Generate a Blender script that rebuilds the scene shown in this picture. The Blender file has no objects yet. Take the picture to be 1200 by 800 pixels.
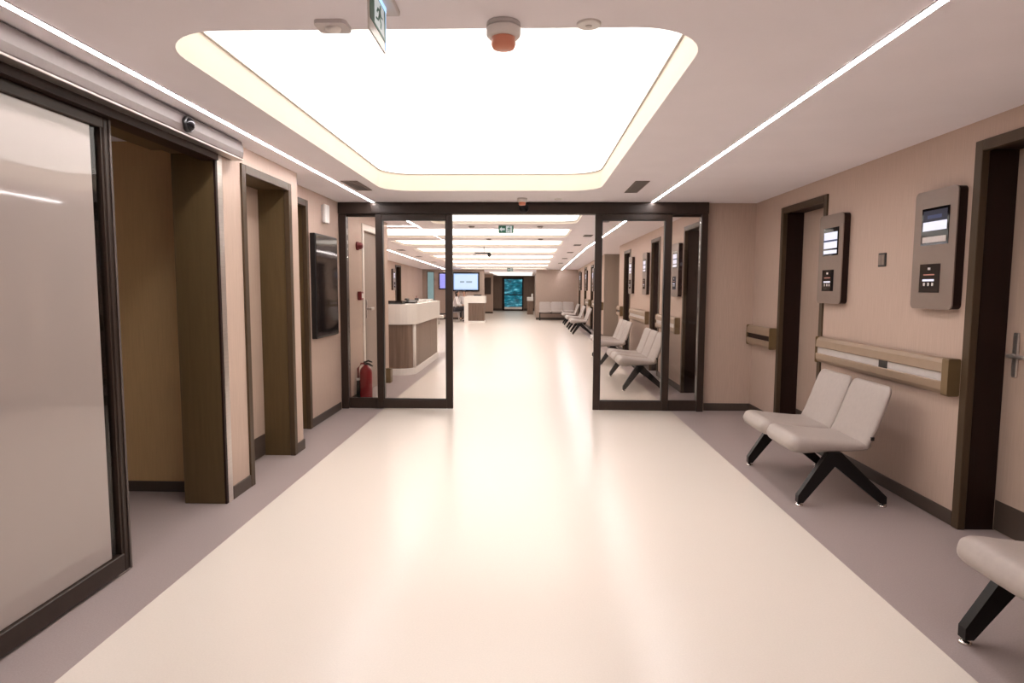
import bpy, bmesh, math, random
from mathutils import Matrix, Vector
random.seed(7)
PI = math.pi
scene = bpy.context.scene
C = scene.collection

# ------------------------------------------------------------------ camera
CAM_H = 1.45
F_PX, PITCH, YAW, ROLL = 736.4, 0.08648, 0.02863, -0.0038
cam = bpy.data.cameras.new('camera'); cam_o = bpy.data.objects.new('camera', cam); C.objects.link(cam_o)
cam.sensor_fit = 'HORIZONTAL'; cam.sensor_width = 36.0; cam.lens = F_PX / 1200 * 36.0
cam.clip_start = 0.05; cam.clip_end = 200
_f = Vector((-math.sin(YAW) * math.cos(PITCH), math.cos(YAW) * math.cos(PITCH), -math.sin(PITCH)))
_r = Vector((math.cos(YAW), math.sin(YAW), 0)); _d = -_r.cross(_f)
_r2 = math.cos(ROLL) * _r + math.sin(ROLL) * _d; _u = -(-math.sin(ROLL) * _r + math.cos(ROLL) * _d)
m4 = Matrix((( _r2.x, _u.x, -_f.x, 0), (_r2.y, _u.y, -_f.y, 0), (_r2.z, _u.z, -_f.z, CAM_H), (0, 0, 0, 1)))
cam_o.matrix_world = m4
scene.camera = cam_o
# ------------------------------------------------------------------ world, light levels, exposure
world = bpy.data.worlds.new('world'); scene.world = world; world.use_nodes = True
world.node_tree.nodes['Background'].inputs[0].default_value = (0, 0, 0, 1)
vs = scene.view_settings
vs.view_transform = 'Standard'; vs.look = 'None'; vs.gamma = 1.0; vs.use_curve_mapping = False
vs.exposure = 0.25
PANEL_W = 2.15      # big recessed luminous panel
BAR_W = 1.7        # luminous bars of the far hall
STRIP_W = 44.0      # linear led strips
LIGHT_COL = (1.0, 0.96, 0.90)

# ------------------------------------------------------------------ materials
def nodes(name):
    m = bpy.data.materials.new(name); m.use_nodes = True
    nt = m.node_tree; b = nt.nodes['Principled BSDF']
    return m, nt, b
def mat(name, col, rough=0.6, metal=0.0, var=0.06, scale=(8, 8, 8), bump=0.0, bscale=None, spec=0.5, coat=0.0):
    m, nt, b = nodes(name)
    b.inputs['Roughness'].default_value = rough; b.inputs['Metallic'].default_value = metal
    b.inputs['Specular IOR Level'].default_value = spec
    if coat: b.inputs['Coat Weight'].default_value = coat; b.inputs['Coat Roughness'].default_value = 0.12
    tc = nt.nodes.new('ShaderNodeTexCoord'); mp = nt.nodes.new('ShaderNodeMapping'); mp.inputs['Scale'].default_value = scale
    nz = nt.nodes.new('ShaderNodeTexNoise'); nz.inputs['Scale'].default_value = 1.0; nz.inputs['Detail'].default_value = 3
    nt.links.new(tc.outputs['Object'], mp.inputs['Vector']); nt.links.new(mp.outputs[0], nz.inputs['Vector'])
    rp = nt.nodes.new('ShaderNodeMapRange'); rp.inputs[1].default_value = 0.3; rp.inputs[2].default_value = 0.7
    rp.inputs[3].default_value = 1 - var; rp.inputs[4].default_value = 1 + var
    nt.links.new(nz.outputs['Fac'], rp.inputs[0])
    mx = nt.nodes.new('ShaderNodeMix'); mx.data_type = 'RGBA'; mx.blend_type = 'MULTIPLY'; mx.inputs[0].default_value = 1.0
    mx.inputs[6].default_value = (*col, 1)
    nt.links.new(rp.outputs[0], mx.inputs[7]); nt.links.new(mx.outputs[2], b.inputs['Base Color'])
    if bump:
        n2 = nz
        if bscale:
            mp2 = nt.nodes.new('ShaderNodeMapping'); mp2.inputs['Scale'].default_value = bscale
            n2 = nt.nodes.new('ShaderNodeTexNoise'); n2.inputs['Scale'].default_value = 1.0; n2.inputs['Detail'].default_value = 4
            nt.links.new(tc.outputs['Object'], mp2.inputs['Vector']); nt.links.new(mp2.outputs[0], n2.inputs['Vector'])
        bp = nt.nodes.new('ShaderNodeBump'); bp.inputs['Strength'].default_value = bump; bp.inputs['Distance'].default_value = 0.004
        nt.links.new(n2.outputs['Fac'], bp.inputs['Height']); nt.links.new(bp.outputs[0], b.inputs['Normal'])
    return m
def emit(name, col, strength, dots=False):
    m, nt, b = nodes(name)
    k = 0.12 if strength < 1.5 else 1.0
    b.inputs['Base Color'].default_value = (col[0]*k, col[1]*k, col[2]*k, 1); b.inputs['Roughness'].default_value = 0.5
    b.inputs['Emission Color'].default_value = (*col, 1); b.inputs['Emission Strength'].default_value = strength
    tc = nt.nodes.new('ShaderNodeTexCoord')
    vo = nt.nodes.new('ShaderNodeTexNoise'); vo.inputs['Scale'].default_value = 40.0 if dots else 2.0
    nt.links.new(tc.outputs['Object'], vo.inputs['Vector'])
    rp = nt.nodes.new('ShaderNodeMapRange'); rp.inputs[3].default_value = strength * 0.96; rp.inputs[4].default_value = strength * 1.04
    nt.links.new(vo.outputs['Fac'], rp.inputs[0]); nt.links.new(rp.outputs[0], b.inputs['Emission Strength'])
    return m
def pane_mat(name, tint, refl=1.0):
    m = bpy.data.materials.new(name); m.use_nodes = True; nt = m.node_tree; nt.nodes.clear()
    out = nt.nodes.new('ShaderNodeOutputMaterial'); tr = nt.nodes.new('ShaderNodeBsdfTransparent'); gl = nt.nodes.new('ShaderNodeBsdfGlossy')
    tr.inputs[0].default_value = (*tint, 1); gl.inputs['Roughness'].default_value = 0.01
    fr = nt.nodes.new('ShaderNodeFresnel'); fr.inputs[0].default_value = 1.45
    mu = nt.nodes.new('ShaderNodeMath'); mu.operation = 'MULTIPLY'; mu.inputs[1].default_value = refl
    mx = nt.nodes.new('ShaderNodeMixShader')
    nt.links.new(fr.outputs[0], mu.inputs[0]); nt.links.new(mu.outputs[0], mx.inputs[0]); nt.links.new(tr.outputs[0], mx.inputs[1])
    nt.links.new(gl.outputs[0], mx.inputs[2]); nt.links.new(mx.outputs[0], out.inputs[0])
    return m
def film_mat(name):
    m, nt, b = nodes(name)
    b.inputs['Base Color'].default_value = (0.50, 0.43, 0.40, 1); b.inputs['Roughness'].default_value = 0.05
    b.inputs['Specular IOR Level'].default_value = 0.9; b.inputs['Coat Weight'].default_value = 0.6; b.inputs['Coat Roughness'].default_value = 0.01
    out = nt.nodes['Material Output']; tl = nt.nodes.new('ShaderNodeBsdfTranslucent'); tl.inputs[0].default_value = (0.7, 0.64, 0.6, 1)
    mx = nt.nodes.new('ShaderNodeMixShader'); mx.inputs[0].default_value = 0.25
    tc = nt.nodes.new('ShaderNodeTexCoord'); nz = nt.nodes.new('ShaderNodeTexNoise'); nz.inputs['Scale'].default_value = 3
    mr = nt.nodes.new('ShaderNodeMapRange'); mr.inputs[3].default_value = 0.22; mr.inputs[4].default_value = 0.28
    nt.links.new(tc.outputs['Object'], nz.inputs['Vector']); nt.links.new(nz.outputs['Fac'], mr.inputs[0]); nt.links.new(mr.outputs[0], mx.inputs[0])
    nt.links.new(b.outputs[0], mx.inputs[1]); nt.links.new(tl.outputs[0], mx.inputs[2]); nt.links.new(mx.outputs[0], out.inputs[0])
    return m

M = {}
M['wall'] = mat('beige linen wallpaper', (0.505, 0.375, 0.305), 0.62, 0, 0.06, (160, 160, 5), 0.25, (220, 220, 60))
M['wall_far'] = mat('taupe wallpaper', (0.40, 0.30, 0.25), 0.6, 0, 0.06, (90, 90, 5), 0.15)
M['wall_shaded'] = mat('beige wallpaper with golden shade tone', (0.56, 0.37, 0.18), 0.6, 0, 0.05, (160, 160, 5), 0.2)  # golden brown tone of the dim side passage, painted into the wallpaper colour
M['wall_alc'] = mat('grey taupe laminate', (0.30, 0.245, 0.20), 0.5, 0, 0.06, (60, 60, 3))
M['leaf_grey'] = mat('grey brown door laminate', (0.33, 0.255, 0.215), 0.5, 0, 0.05, (60, 60, 4))
M['wood'] = mat('brown wood veneer', (0.20, 0.13, 0.095), 0.45, 0, 0.2, (40, 40, 2), 0.1)
M['ceil'] = mat('painted plaster ceiling', (0.93, 0.88, 0.915), 0.8, 0, 0.015, (3, 3, 3))
M['recess'] = mat('cream recess plaster', (0.74, 0.655, 0.56), 0.7, 0, 0.015, (3, 3, 3))
M['floor_c'] = mat('cream vinyl floor', (0.78, 0.70, 0.63), 0.25, 0, 0.025, (140, 140, 140), 0.03, (30, 30, 30), 0.5)
M['floor_s'] = mat('grey vinyl floor', (0.36, 0.295, 0.285), 0.40, 0, 0.07, (150, 150, 150), 0.03, (30, 30, 30), 0.5)
M['bronze'] = mat('brown bronze door frame', (0.066, 0.041, 0.022), 0.45, 0.0, 0.08, (30, 30, 3), 0.0, spec=0.3)
M['screenframe'] = mat('dark bronze screen frame', (0.030, 0.017, 0.012), 0.4, 0.0, 0.08, (30, 30, 3), 0.0, spec=0.35)
M['black_frame'] = mat('near black brown frame', (0.020, 0.008, 0.006), 0.45, 0.0, 0.08, (30, 30, 3), spec=0.2)
M['jamb'] = mat('olive brown jamb laminate', (0.105, 0.068, 0.030), 0.45, 0.0, 0.08, (40, 40, 3), spec=0.3)
M['base'] = mat('brown vinyl skirting', (0.062, 0.042, 0.032), 0.5, 0, 0.06)
M['leaf'] = mat('beige door laminate', (0.44, 0.325, 0.26), 0.5, 0, 0.05, (90, 90, 4), 0.1)
M['leaf_dark'] = mat('dark brown door laminate', (0.05, 0.032, 0.025), 0.45, 0, 0.1, (60, 60, 4))
M['steel'] = mat('brushed steel', (0.62, 0.57, 0.54), 0.28, 0.9, 0.06, (4, 4, 120))
M['chrome'] = mat('chrome', (0.75, 0.72, 0.70), 0.12, 1.0, 0.02)
M['alu'] = mat('warm aluminium header', (0.10, 0.076, 0.068), 0.5, 0.0, 0.04, (2, 40, 40), spec=0.35)
M['taupe'] = mat('taupe panel plastic', (0.235, 0.175, 0.145), 0.42, 0.15, 0.03)
M['rail'] = mat('tan handrail vinyl', (0.33, 0.235, 0.165), 0.42, 0, 0.05)
M['railcap'] = mat('olive rail end cap', (0.17, 0.11, 0.05), 0.45, 0, 0.05)
M['black'] = mat('black plastic', (0.012, 0.010, 0.010), 0.35, 0, 0.05)
M['blackgloss'] = mat('black glass', (0.006, 0.005, 0.006), 0.05, 0, 0.05, spec=0.3)
M['legblack'] = mat('black painted steel', (0.008, 0.006, 0.006), 0.35, 0.0, 0.05, spec=0.3)
M['railstrip'] = mat('pale aluminium strip', (0.62, 0.58, 0.57), 0.35, 0.3, 0.04)
M['vinyl'] = mat('warm grey seat vinyl', (0.40, 0.34, 0.31), 0.42, 0, 0.03, (30, 30, 30), 0.06, (300, 300, 300))
M['white'] = mat('white plastic', (0.82, 0.78, 0.75), 0.4, 0, 0.02)
M['counter'] = mat('white solid surface', (0.86, 0.81, 0.76), 0.3, 0, 0.02)
M['creamframe'] = mat('cream painted frame', (0.74, 0.66, 0.60), 0.45, 0, 0.02)
M['red'] = mat('red enamel', (0.28, 0.008, 0.014), 0.3, 0, 0.05)
M['darkred'] = mat('dark red plastic', (0.20, 0.012, 0.016), 0.4, 0, 0.05)
M['orange'] = mat('orange lens plastic', (0.72, 0.27, 0.17), 0.35, 0, 0.04)
M['greyplastic'] = mat('light grey plastic', (0.62, 0.57, 0.56), 0.45, 0, 0.03)
M['green'] = mat('exit sign green', (0.005, 0.11, 0.06), 0.4, 0, 0.03)
M['vent'] = mat('grey vent metal', (0.24, 0.20, 0.19), 0.5, 0.2, 0.05)
M['grey_led'] = mat('strip channel aluminium', (0.55, 0.50, 0.48), 0.4, 0.5, 0.03)
M['glass'] = pane_mat('clear glass', (0.955, 0.94, 0.925))
M['film'] = film_mat('frosted film')
M['panel_e'] = emit('luminous stretch ceiling', LIGHT_COL, PANEL_W, True)
M['bar_e'] = emit('luminous bar diffuser', LIGHT_COL, BAR_W)
M['strip_e'] = emit('led diffuser', (1.0, 0.955, 0.96), STRIP_W)
M['tv_e'] = emit('tv picture', (0.42, 0.60, 1.0), 0.85)
M['tv_w'] = emit('tv pale picture', (0.62, 0.76, 1.0), 0.85)
M['tv_g'] = emit('tv grey lettering', (0.30, 0.40, 0.50), 0.7)
M['tv_p'] = emit('violet screen', (0.36, 0.36, 1.0), 0.9)
M['scr_w'] = emit('screen white', (0.85, 0.84, 1.0), 0.85)
M['scr_b'] = emit('screen blue', (0.10, 0.16, 0.42), 0.16)
M['scr_n'] = emit('screen navy', (0.012, 0.016, 0.06), 0.25)
M['scr_r'] = emit('keypad red line', (0.75, 0.30, 0.22), 0.35)
M['sign_w'] = emit('exit sign white', (0.85, 0.90, 0.88), 0.45)
M['sign_led'] = emit('exit sign led edge', (0.45, 0.68, 1.0), 1.1)
M['acrylic'] = mat('sign acrylic', (0.62, 0.58, 0.56), 0.2, 0, 0.02)
M['skin'] = mat('skin', (0.56, 0.33, 0.24), 0.5, 0, 0.04)
M['hair'] = mat('dark hair', (0.012, 0.008, 0.007), 0.5, 0, 0.2, (60, 60, 8))
M['shirt'] = mat('white cotton', (0.74, 0.68, 0.66), 0.8, 0, 0.04, (20, 20, 20), 0.1)
M['greycloth'] = mat('grey cloth', (0.30, 0.26, 0.26), 0.8, 0, 0.06, (20, 20, 20), 0.1)
M['trouser'] = mat('dark trousers cloth', (0.035, 0.03, 0.035), 0.8, 0, 0.06)
M['eyes'] = mat('dark eye', (0.02, 0.012, 0.01), 0.2)
M['lips'] = mat('lips', (0.42, 0.16, 0.14), 0.5)
M['paper'] = mat('white paper', (0.80, 0.77, 0.74), 0.7, 0, 0.02)

def teal_mat():
    m, nt, b = nodes('teal glazing with daylight')
    tc = nt.nodes.new('ShaderNodeTexCoord'); mp = nt.nodes.new('ShaderNodeMapping'); mp.inputs['Scale'].default_value = (1.6, 1.6, 4.5)
    nz = nt.nodes.new('ShaderNodeTexNoise'); nz.inputs['Scale'].default_value = 1.5; nz.inputs['Detail'].default_value = 5
    cr = nt.nodes.new('ShaderNodeValToRGB'); e = cr.color_ramp.elements
    e[0].position = 0.40; e[0].color = (0.002, 0.045, 0.065, 1); e[1].position = 0.72; e[1].color = (0.16, 0.55, 0.66, 1)
    x = e.new(0.56); x.color = (0.004, 0.13, 0.19, 1)
    nt.links.new(tc.outputs['Object'], mp.inputs['Vector']); nt.links.new(mp.outputs[0], nz.inputs['Vector']); nt.links.new(nz.outputs['Fac'], cr.inputs[0])
    nt.links.new(cr.outputs[0], b.inputs['Emission Color']); b.inputs['Emission Strength'].default_value = 1.0
    b.inputs['Base Color'].default_value = (0.01, 0.03, 0.04, 1); b.inputs['Roughness'].default_value = 0.08
    return m
M['teal'] = teal_mat()
M['teal_pale'] = emit('pale teal daylight glass', (0.34, 0.52, 0.54), 0.55)

# ------------------------------------------------------------------ mesh helpers
class MB:
    """collects shapes in world coordinates, builds ONE mesh object"""
    def __init__(s): s.bm = bmesh.new()
    def box(s, x0, x1, y0, y1, z0, z1, bev=0.0, seg=1):
        b = bmesh.new()
        vs_ = [b.verts.new(p) for p in ((x0,y0,z0),(x1,y0,z0),(x1,y1,z0),(x0,y1,z0),(x0,y0,z1),(x1,y0,z1),(x1,y1,z1),(x0,y1,z1))]
        for f in ((0,3,2,1),(4,5,6,7),(0,1,5,4),(1,2,6,5),(2,3,7,6),(3,0,4,7)): b.faces.new([vs_[i] for i in f])
        if bev: bmesh.ops.bevel(b, geom=b.edges[:], offset=bev, segments=seg, affect='EDGES', profile=0.5)
        s.merge(b); return s
    def merge(s, b):
        mp = {}
        for v in b.verts: mp[v] = s.bm.verts.new(v.co)
        for f in b.faces:
            try:
                nf = s.bm.faces.new([mp[v] for v in f.verts]); nf.smooth = f.smooth
            except ValueError: pass
        b.free()
    def prism(s, pts, axis, a0, a1, smooth=False):
        """pts polygon in the two other axes (order x,y,z without axis), extruded from a0 to a1"""
        def P(p, a):
            l = list(p); l.insert('xyz'.index(axis), a); return l
        b = bmesh.new()
        A = [b.verts.new(P(p, a0)) for p in pts]; B = [b.verts.new(P(p, a1)) for p in pts]
        n = len(pts)
        b.faces.new(A); b.faces.new(B[::-1])
        for i in range(n):
            f = b.faces.new((A[i], B[i], B[(i+1) % n], A[(i+1) % n])); f.smooth = smooth
        bmesh.ops.recalc_face_normals(b, faces=b.faces[:])
        s.merge(b); return s
    def cyl(s, c, r, h, axis='z', n=20, r2=None):
        r2 = r if r2 is None else r2
        return s.lathe([(0, 0), (r, 0), (r2, h), (0, h)], c, axis, n)
    def lathe(s, prof, c, axis='z', n=20):
        b = bmesh.new(); rings = []
        def P(x, y, z):
            if axis == 'z': q = (x, y, z)
            elif axis == 'x': q = (z, x, y)
            else: q = (x, z, y)
            return (c[0]+q[0], c[1]+q[1], c[2]+q[2])
        for r, h in prof:
            if r < 1e-6: rings.append([b.verts.new(P(0, 0, h))])
            else: rings.append([b.verts.new(P(r*math.cos(2*PI*i/n), r*math.sin(2*PI*i/n), h)) for i in range(n)])
        for a, d in zip(rings, rings[1:]):
            for i in range(n):
                j = (i+1) % n
                if len(a) == 1 and len(d) == 1: continue
                if len(a) == 1: f = b.faces.new((a[0], d[j], d[i]))
                elif len(d) == 1: f = b.faces.new((a[i], a[j], d[0]))
                else: f = b.faces.new((a[i], a[j], d[j], d[i]))
                f.smooth = abs(prof[rings.index(a)][1] - prof[rings.index(d)][1]) > 1e-5
        bmesh.ops.recalc_face_normals(b, faces=b.faces[:])
        s.merge(b); return s
    def tube(s, pts, r, n=10, flat=1.0):
        b = bmesh.new(); rings = []
        P = [Vector(p) for p in pts]
        for i, p in enumerate(P):
            t = (P[min(i+1, len(P)-1)] - P[max(i-1, 0)]).normalized()
            ref = Vector((0, 0, 1)) if abs(t.z) < 0.9 else Vector((1, 0, 0))
            a = t.cross(ref).normalized(); c = t.cross(a).normalized()
            rr = r[i] if isinstance(r, (list, tuple)) else r
            rings.append([b.verts.new(p + a*rr*math.cos(2*PI*k/n) + c*rr*flat*math.sin(2*PI*k/n)) for k in range(n)])
        for a, d in zip(rings, rings[1:]):
            for i in range(n):
                f = b.faces.new((a[i], a[(i+1) % n], d[(i+1) % n], d[i])); f.smooth = True
        b.faces.new(rings[0][::-1]); b.faces.new(rings[-1])
        bmesh.ops.recalc_face_normals(b, faces=b.faces[:])
        s.merge(b); return s
    def loft(s, st, y, e=4.0, n=24):
        """stations (x, z, half thickness, half width) in the xz plane, centred on y"""
        b = bmesh.new(); rings = []
        for i, (x, z, t, w) in enumerate(st):
            q0 = st[max(i-1, 0)]; q1 = st[min(i+1, len(st)-1)]
            T = Vector((q1[0]-q0[0], q1[1]-q0[1])).normalized(); N = Vector((-T.y, T.x))
            ring = []
            for k in range(n):
                a = 2*PI*k/n; ca, sa = math.cos(a), math.sin(a)
                v = w*math.copysign(abs(ca)**(2/e), ca); h = t*math.copysign(abs(sa)**(2/2.6), sa)
                ring.append(b.verts.new((x + N.x*h, y + v, z + N.y*h)))
            rings.append(ring)
        for a, d in zip(rings, rings[1:]):
            for i in range(n):
                f = b.faces.new((a[i], a[(i+1) % n], d[(i+1) % n], d[i])); f.smooth = True
        f = b.faces.new(rings[0][::-1]); f.smooth = True
        f = b.faces.new(rings[-1]); f.smooth = True
        bmesh.ops.recalc_face_normals(b, faces=b.faces[:])
        s.merge(b); return s
    def build(s, name, m, parent=None, loc=None):
        me = bpy.data.meshes.new(name)
        if parent is not None: off = parent['_o']
        else: off = loc if loc is not None else (0, 0, 0)
        for v in s.bm.verts: v.co -= Vector(off)
        s.bm.normal_update(); s.bm.to_mesh(me); s.bm.free()
        me.materials.append(M[m] if isinstance(m, str) else m)
        o = bpy.data.objects.new(name, me); C.objects.link(o)
        if parent is not None:
            o.parent = parent
        else: o.location = off
        o['_o'] = tuple(off); ALL.append(o)
        return o
ALL = []
def thing(name, loc, label=None, cat=None, group=None, kind=None):
    o = bpy.data.objects.new(name, None); C.objects.link(o); o.location = loc; o.empty_display_size = 0.1
    o['_o'] = tuple(loc); ALL.append(o)
    return tag(o, label, cat, group, kind)
def tag(o, label=None, cat=None, group=None, kind=None):
    if label: o['label'] = label
    if cat: o['category'] = cat
    if group: o['group'] = group
    if kind: o['kind'] = kind
    return o
def struct(o, label=None, cat=None): return tag(o, label, cat, None, 'structure')
def copy_tree(o, parent=None):
    c = o.copy(); C.objects.link(c); ALL.append(c)
    if parent is not None: c.parent = parent
    for ch in [x for x in ALL if x.parent == o]: copy_tree(ch, c)
    return c
def dup(o, loc, label=None, rotz=None):
    c = copy_tree(o); c.location = loc
    if rotz is not None: c.rotation_euler = (0, 0, rotz)
    if label: c['label'] = label
    return c
def rrect(x0, x1, y0, y1, r, n=8):
    pts = []
    for cx, cy, a0 in ((x1-r, y1-r, 0), (x0+r, y1-r, PI/2), (x0+r, y0+r, PI), (x1-r, y0+r, 1.5*PI)):
        for i in range(n+1):
            a = a0 + PI/2*i/n; pts.append((cx + r*math.cos(a), cy + r*math.sin(a)))
    return pts

# ------------------------------------------------------------------ key dimensions
CZ = 2.42                     # ceiling
RX, LX, LX2 = 2.60, -2.02, -2.235
SY = 7.42                     # plane of the glazed screen
RX2, LX3 = 2.10, -2.20        # walls beyond the screen
LX4, FY = -4.80, 28.0         # reception side wall, far wall
BACK = -5.0
def zc(y): return CZ if y <= 16 else CZ - 0.20*(y-16)/12.0      # the hall ceiling falls slightly towards the far wall

# ------------------------------------------------------------------ floor
struct(MB().box(-1.735, 1.665, BACK, FY+13, -0.1, 0).build('floor', 'floor_c'), 'cream polished vinyl floor band down the middle of the corridor', 'floor')
struct(MB().box(-7, -1.735, BACK, 14, -0.1, 0).build('floor', 'floor_s'), 'grey vinyl floor along the side with the frosted sliding door', 'floor')
struct(MB().box(-7, -1.735, 14, FY+13, -0.1, 0).build('floor', 'floor_c'), 'cream vinyl floor of the reception area behind the first desk', 'floor')
struct(MB().box(1.665, 3.2, BACK, FY+13, -0.1, 0).build('floor', 'floor_s'), 'grey vinyl floor strip under the waiting benches', 'floor')

# ------------------------------------------------------------------ ceiling with recesses
def ceiling(name, x0, x1, y0, y1, holes, depth, label):
    bm = bmesh.new(); edges = []
    def loop(pts, z):
        v = [bm.verts.new((p[0], p[1], z)) for p in pts]
        e = [bm.edges.new((v[i], v[(i+1) % len(v)])) for i in range(len(v))]
        return v, e
    outer = [(x0, y0), (x1, y0)] + ([(x1, 16.0)] if y0 < 16 < y1 else []) + [(x1, y1), (x0, y1)] + ([(x0, 16.0)] if y0 < 16 < y1 else [])
    edges += loop(outer, CZ)[1]
    hl = []
    for h in holes:
        v, e = loop(h, CZ); hl.append(v); edges += e
    bmesh.ops.triangle_fill(bm, use_beauty=True, use_dissolve=False, edges=edges)
    for f in bm.faces:
        if f.normal.z > 0: f.normal_flip()
    for v in bm.verts: v.co.z += zc(v.co.y) - CZ
    w = MB(); w.bm.free(); w.bm = bm
    c = struct(w.build(name, 'ceil'), label, 'ceiling')
    for h in holes:                                   # recess upstand, cream
        b = MB(); n = len(h)
        lo = [b.bm.verts.new((p[0], p[1], zc(p[1]))) for p in h]; hi = [b.bm.verts.new((p[0], p[1], zc(p[1])+depth)) for p in h]
        for i in range(n):
            f = b.bm.faces.new((lo[i], lo[(i+1) % n], hi[(i+1) % n], hi[i])); f.smooth = True
        b.build('recess_upstand', 'recess', c)
    return c
NEAR_HOLE = rrect(-1.49, 0.69, 2.46, 6.47, 0.30, 10)
ceiling('ceiling', -7, 3.2, BACK, SY, [NEAR_HOLE], 0.17, 'plain painted ceiling of the near corridor around the big luminous panel')
BARS = []
for k in range(8):
    y0 = 8.0 + 2.67*k
    BARS.append((-1.49 if k == 0 else -3.0, 0.70, y0, min(y0 + 1.82, 27.75)))
ceiling('ceiling', -7, 3.2, SY, FY, [rrect(*b, 0.22, 6) for b in BARS], 0.04, 'painted ceiling of the far hall with cross bars of light')
struct(MB().box(-2.05, 0.26, FY, FY+0.2, 2.13, 2.3).box(-2.9, 1.0, FY+0.2, FY+13, 2.13, 2.3).build('ceiling', 'ceil'), 'white ceiling of the far passage', 'ceiling')
# luminous panels: a frame and a diffuser
def t_last(): return ALL[-1]
def lum(name, hole, z, m, label, group=None, rim=0.012):
    t = thing(name, (sum(p[0] for p in hole)/len(hole), sum(p[1] for p in hole)/len(hole), z), label, 'light', group)
    d = MB(); d.prism(hole, 'z', z, z+0.02); d.build('diffuser', m, t)
    for v in t_last().data.vertices: v.co.z += zc(v.co.y + t['_o'][1]) - CZ
    b = MB(); n = len(hole); cx, cy = t['_o'][0], t['_o'][1]
    hw = max(p[0] for p in hole) - cx; hd = max(p[1] for p in hole) - cy
    inn = [(cx + (p[0]-cx)*(1-rim/hw), cy + (p[1]-cy)*(1-rim/hd)) for p in hole]
    A = [b.bm.verts.new((*p, z-0.004+zc(p[1])-CZ)) for p in hole]; B = [b.bm.verts.new((*p, z-0.004+zc(p[1])-CZ)) for p in inn]; D = [b.bm.verts.new((*p, z+zc(p[1])-CZ)) for p in inn]
    for i in range(n):
        j = (i+1) % n
        b.bm.faces.new((A[i], B[i], B[j], A[j])); b.bm.faces.new((B[i], D[i], D[j], B[j]))
    b.build('edge_trim', 'grey_led', t)
    return t
lum('ceiling_light_panel', NEAR_HOLE, CZ+0.17, 'panel_e', 'huge white luminous ceiling panel in a rounded cream recess before the glazed screen')
ORD = ['first', 'second', 'third', 'fourth', 'fifth', 'sixth', 'seventh', 'eighth']
for k, b in enumerate(BARS):
    lum('ceiling_light_bar', rrect(*b, 0.22, 6), CZ+0.04, 'bar_e', ORD[k] + ' luminous ceiling bar past the glazed screen, counted from the screen', 'luminous bars of the far hall')
def strip(x0, x1, y0, y1, label):
    t = thing('linear_led_light', ((x0+x1)/2, (y0+y1)/2, CZ), label, 'light', 'linear led strips')
    w = 0.008; dx = (x1-x0) > (y1-y0)
    def seg(xa, xb, ya, yb, za, zb, n, m):
        ys = [ya] + ([16.0] if ya < 16 < yb else []) + [yb]
        b = MB(); b.prism([(y, zc(y)+za) for y in ys] + [(y, zc(y)+zb) for y in ys[::-1]], 'x', xa, xb); return b.build(n, m, t)
    seg(x0, x1, y0, y1, -0.006, -0.001, 'diffuser', 'strip_e')
    if dx: e = ((x0, x1, y0-w, y0), (x0, x1, y1, y1+w))
    else: e = ((x0-w, x0, y0, y1), (x1, x1+w, y0, y1))
    for q in e: seg(*q, -0.005, -0.001, 'edge_trim', 'grey_led')
strip(1.372, 1.399, BACK, SY-0.1, 'long linear led strip in the ceiling along the side with the beige benches')
strip(-1.833, -1.806, BACK, SY-0.1, 'long linear led strip in the ceiling beside the left sliding door header')
strip(1.372, 1.399, SY+0.1, 27.9, 'linear led strip past the glazed screen on the bench side')
strip(-1.833, -1.806, SY+0.1, 10.1, 'short linear led strip past the glazed screen, ending above the reception desk')
strip(-3.75, -1.80, 10.12, 10.152, 'crosswise linear led strip above the front of the reception desk')
strip(-3.766, -3.734, 10.2, 27.9, 'linear led strip over the reception side of the far hall')

for k, y in enumerate((28.6, 31.6, 34.9)):
    t = thing('ceiling_light_panel', (-0.9, y+0.9, 2.128), 'flat luminous panel on the ceiling of the far passage, ' + ORD[k] + ' from the hall', 'light', 'luminous panels of the far passage')
    MB().box(-1.9, 0.1, y, y+1.8, 2.118, 2.128).build('diffuser', 'bar_e', t)
    for q in ((-1.93, -1.9, y-0.03, y+1.83), (0.1, 0.13, y-0.03, y+1.83), (-1.9, 0.1, y-0.03, y), (-1.9, 0.1, y+1.8, y+1.83)): MB().box(*q, 2.114, 2.128).build('edge_trim', 'white', t)

# ------------------------------------------------------------------ walls
def wall_y(name, x0, x1, y0, y1, openings, m='wall', label=None, z1=CZ+0.02):
    """wall running along y; openings (ya, yb, ztop)"""
    b = MB(); y = y0
    for ya, yb, zt in sorted(openings):
        if ya > y: b.box(x0, x1, y, ya, 0, z1)
        b.box(x0, x1, ya, yb, zt, z1); y = yb
    if y < y1: b.box(x0, x1, y, y1, 0, z1)
    return struct(b.build(name, m), label, 'wall')
DR = [(2.80, 3.82, 2.30), (5.65, 6.66, 2.27)]                       # doors in the near right wall (outer frame)
FR = [(7.86, 8.72, 2.27), (10.30, 11.05, 2.27), (13.30, 14.20, 2.25)]
FR2 = [(18.85, 19.65, 2.2), (21.0, 21.9, 2.2), (23.6, 24.5, 2.2), (26.4, 27.3, 2.12)]
cut = lambda L: [(a+0.03, b-0.03, z-0.03) for a, b, z in L]
wall_y('wall_right', RX, RX+0.4, BACK, SY, cut(DR), 'wall', 'beige linen papered wall behind the near benches and room panels')
struct(MB().box(2.03, RX+0.4, SY, SY+0.13, 0, CZ+0.02).build('wall_screen', 'wall'), 'narrow beige wall return beside the glazed screen', 'wall')
wall_y('wall_right_far', RX2, RX2+0.4, SY+0.13, 15.0, cut(FR), 'wall', 'beige wall past the glazed screen with dark doors and handrails')
struct(MB().box(2.62, 2.8, 15.0, 18.0, 0, CZ+0.02).build('wall_alcove', 'wall'), 'beige back wall of the alcove past the benches', 'wall')
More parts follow.
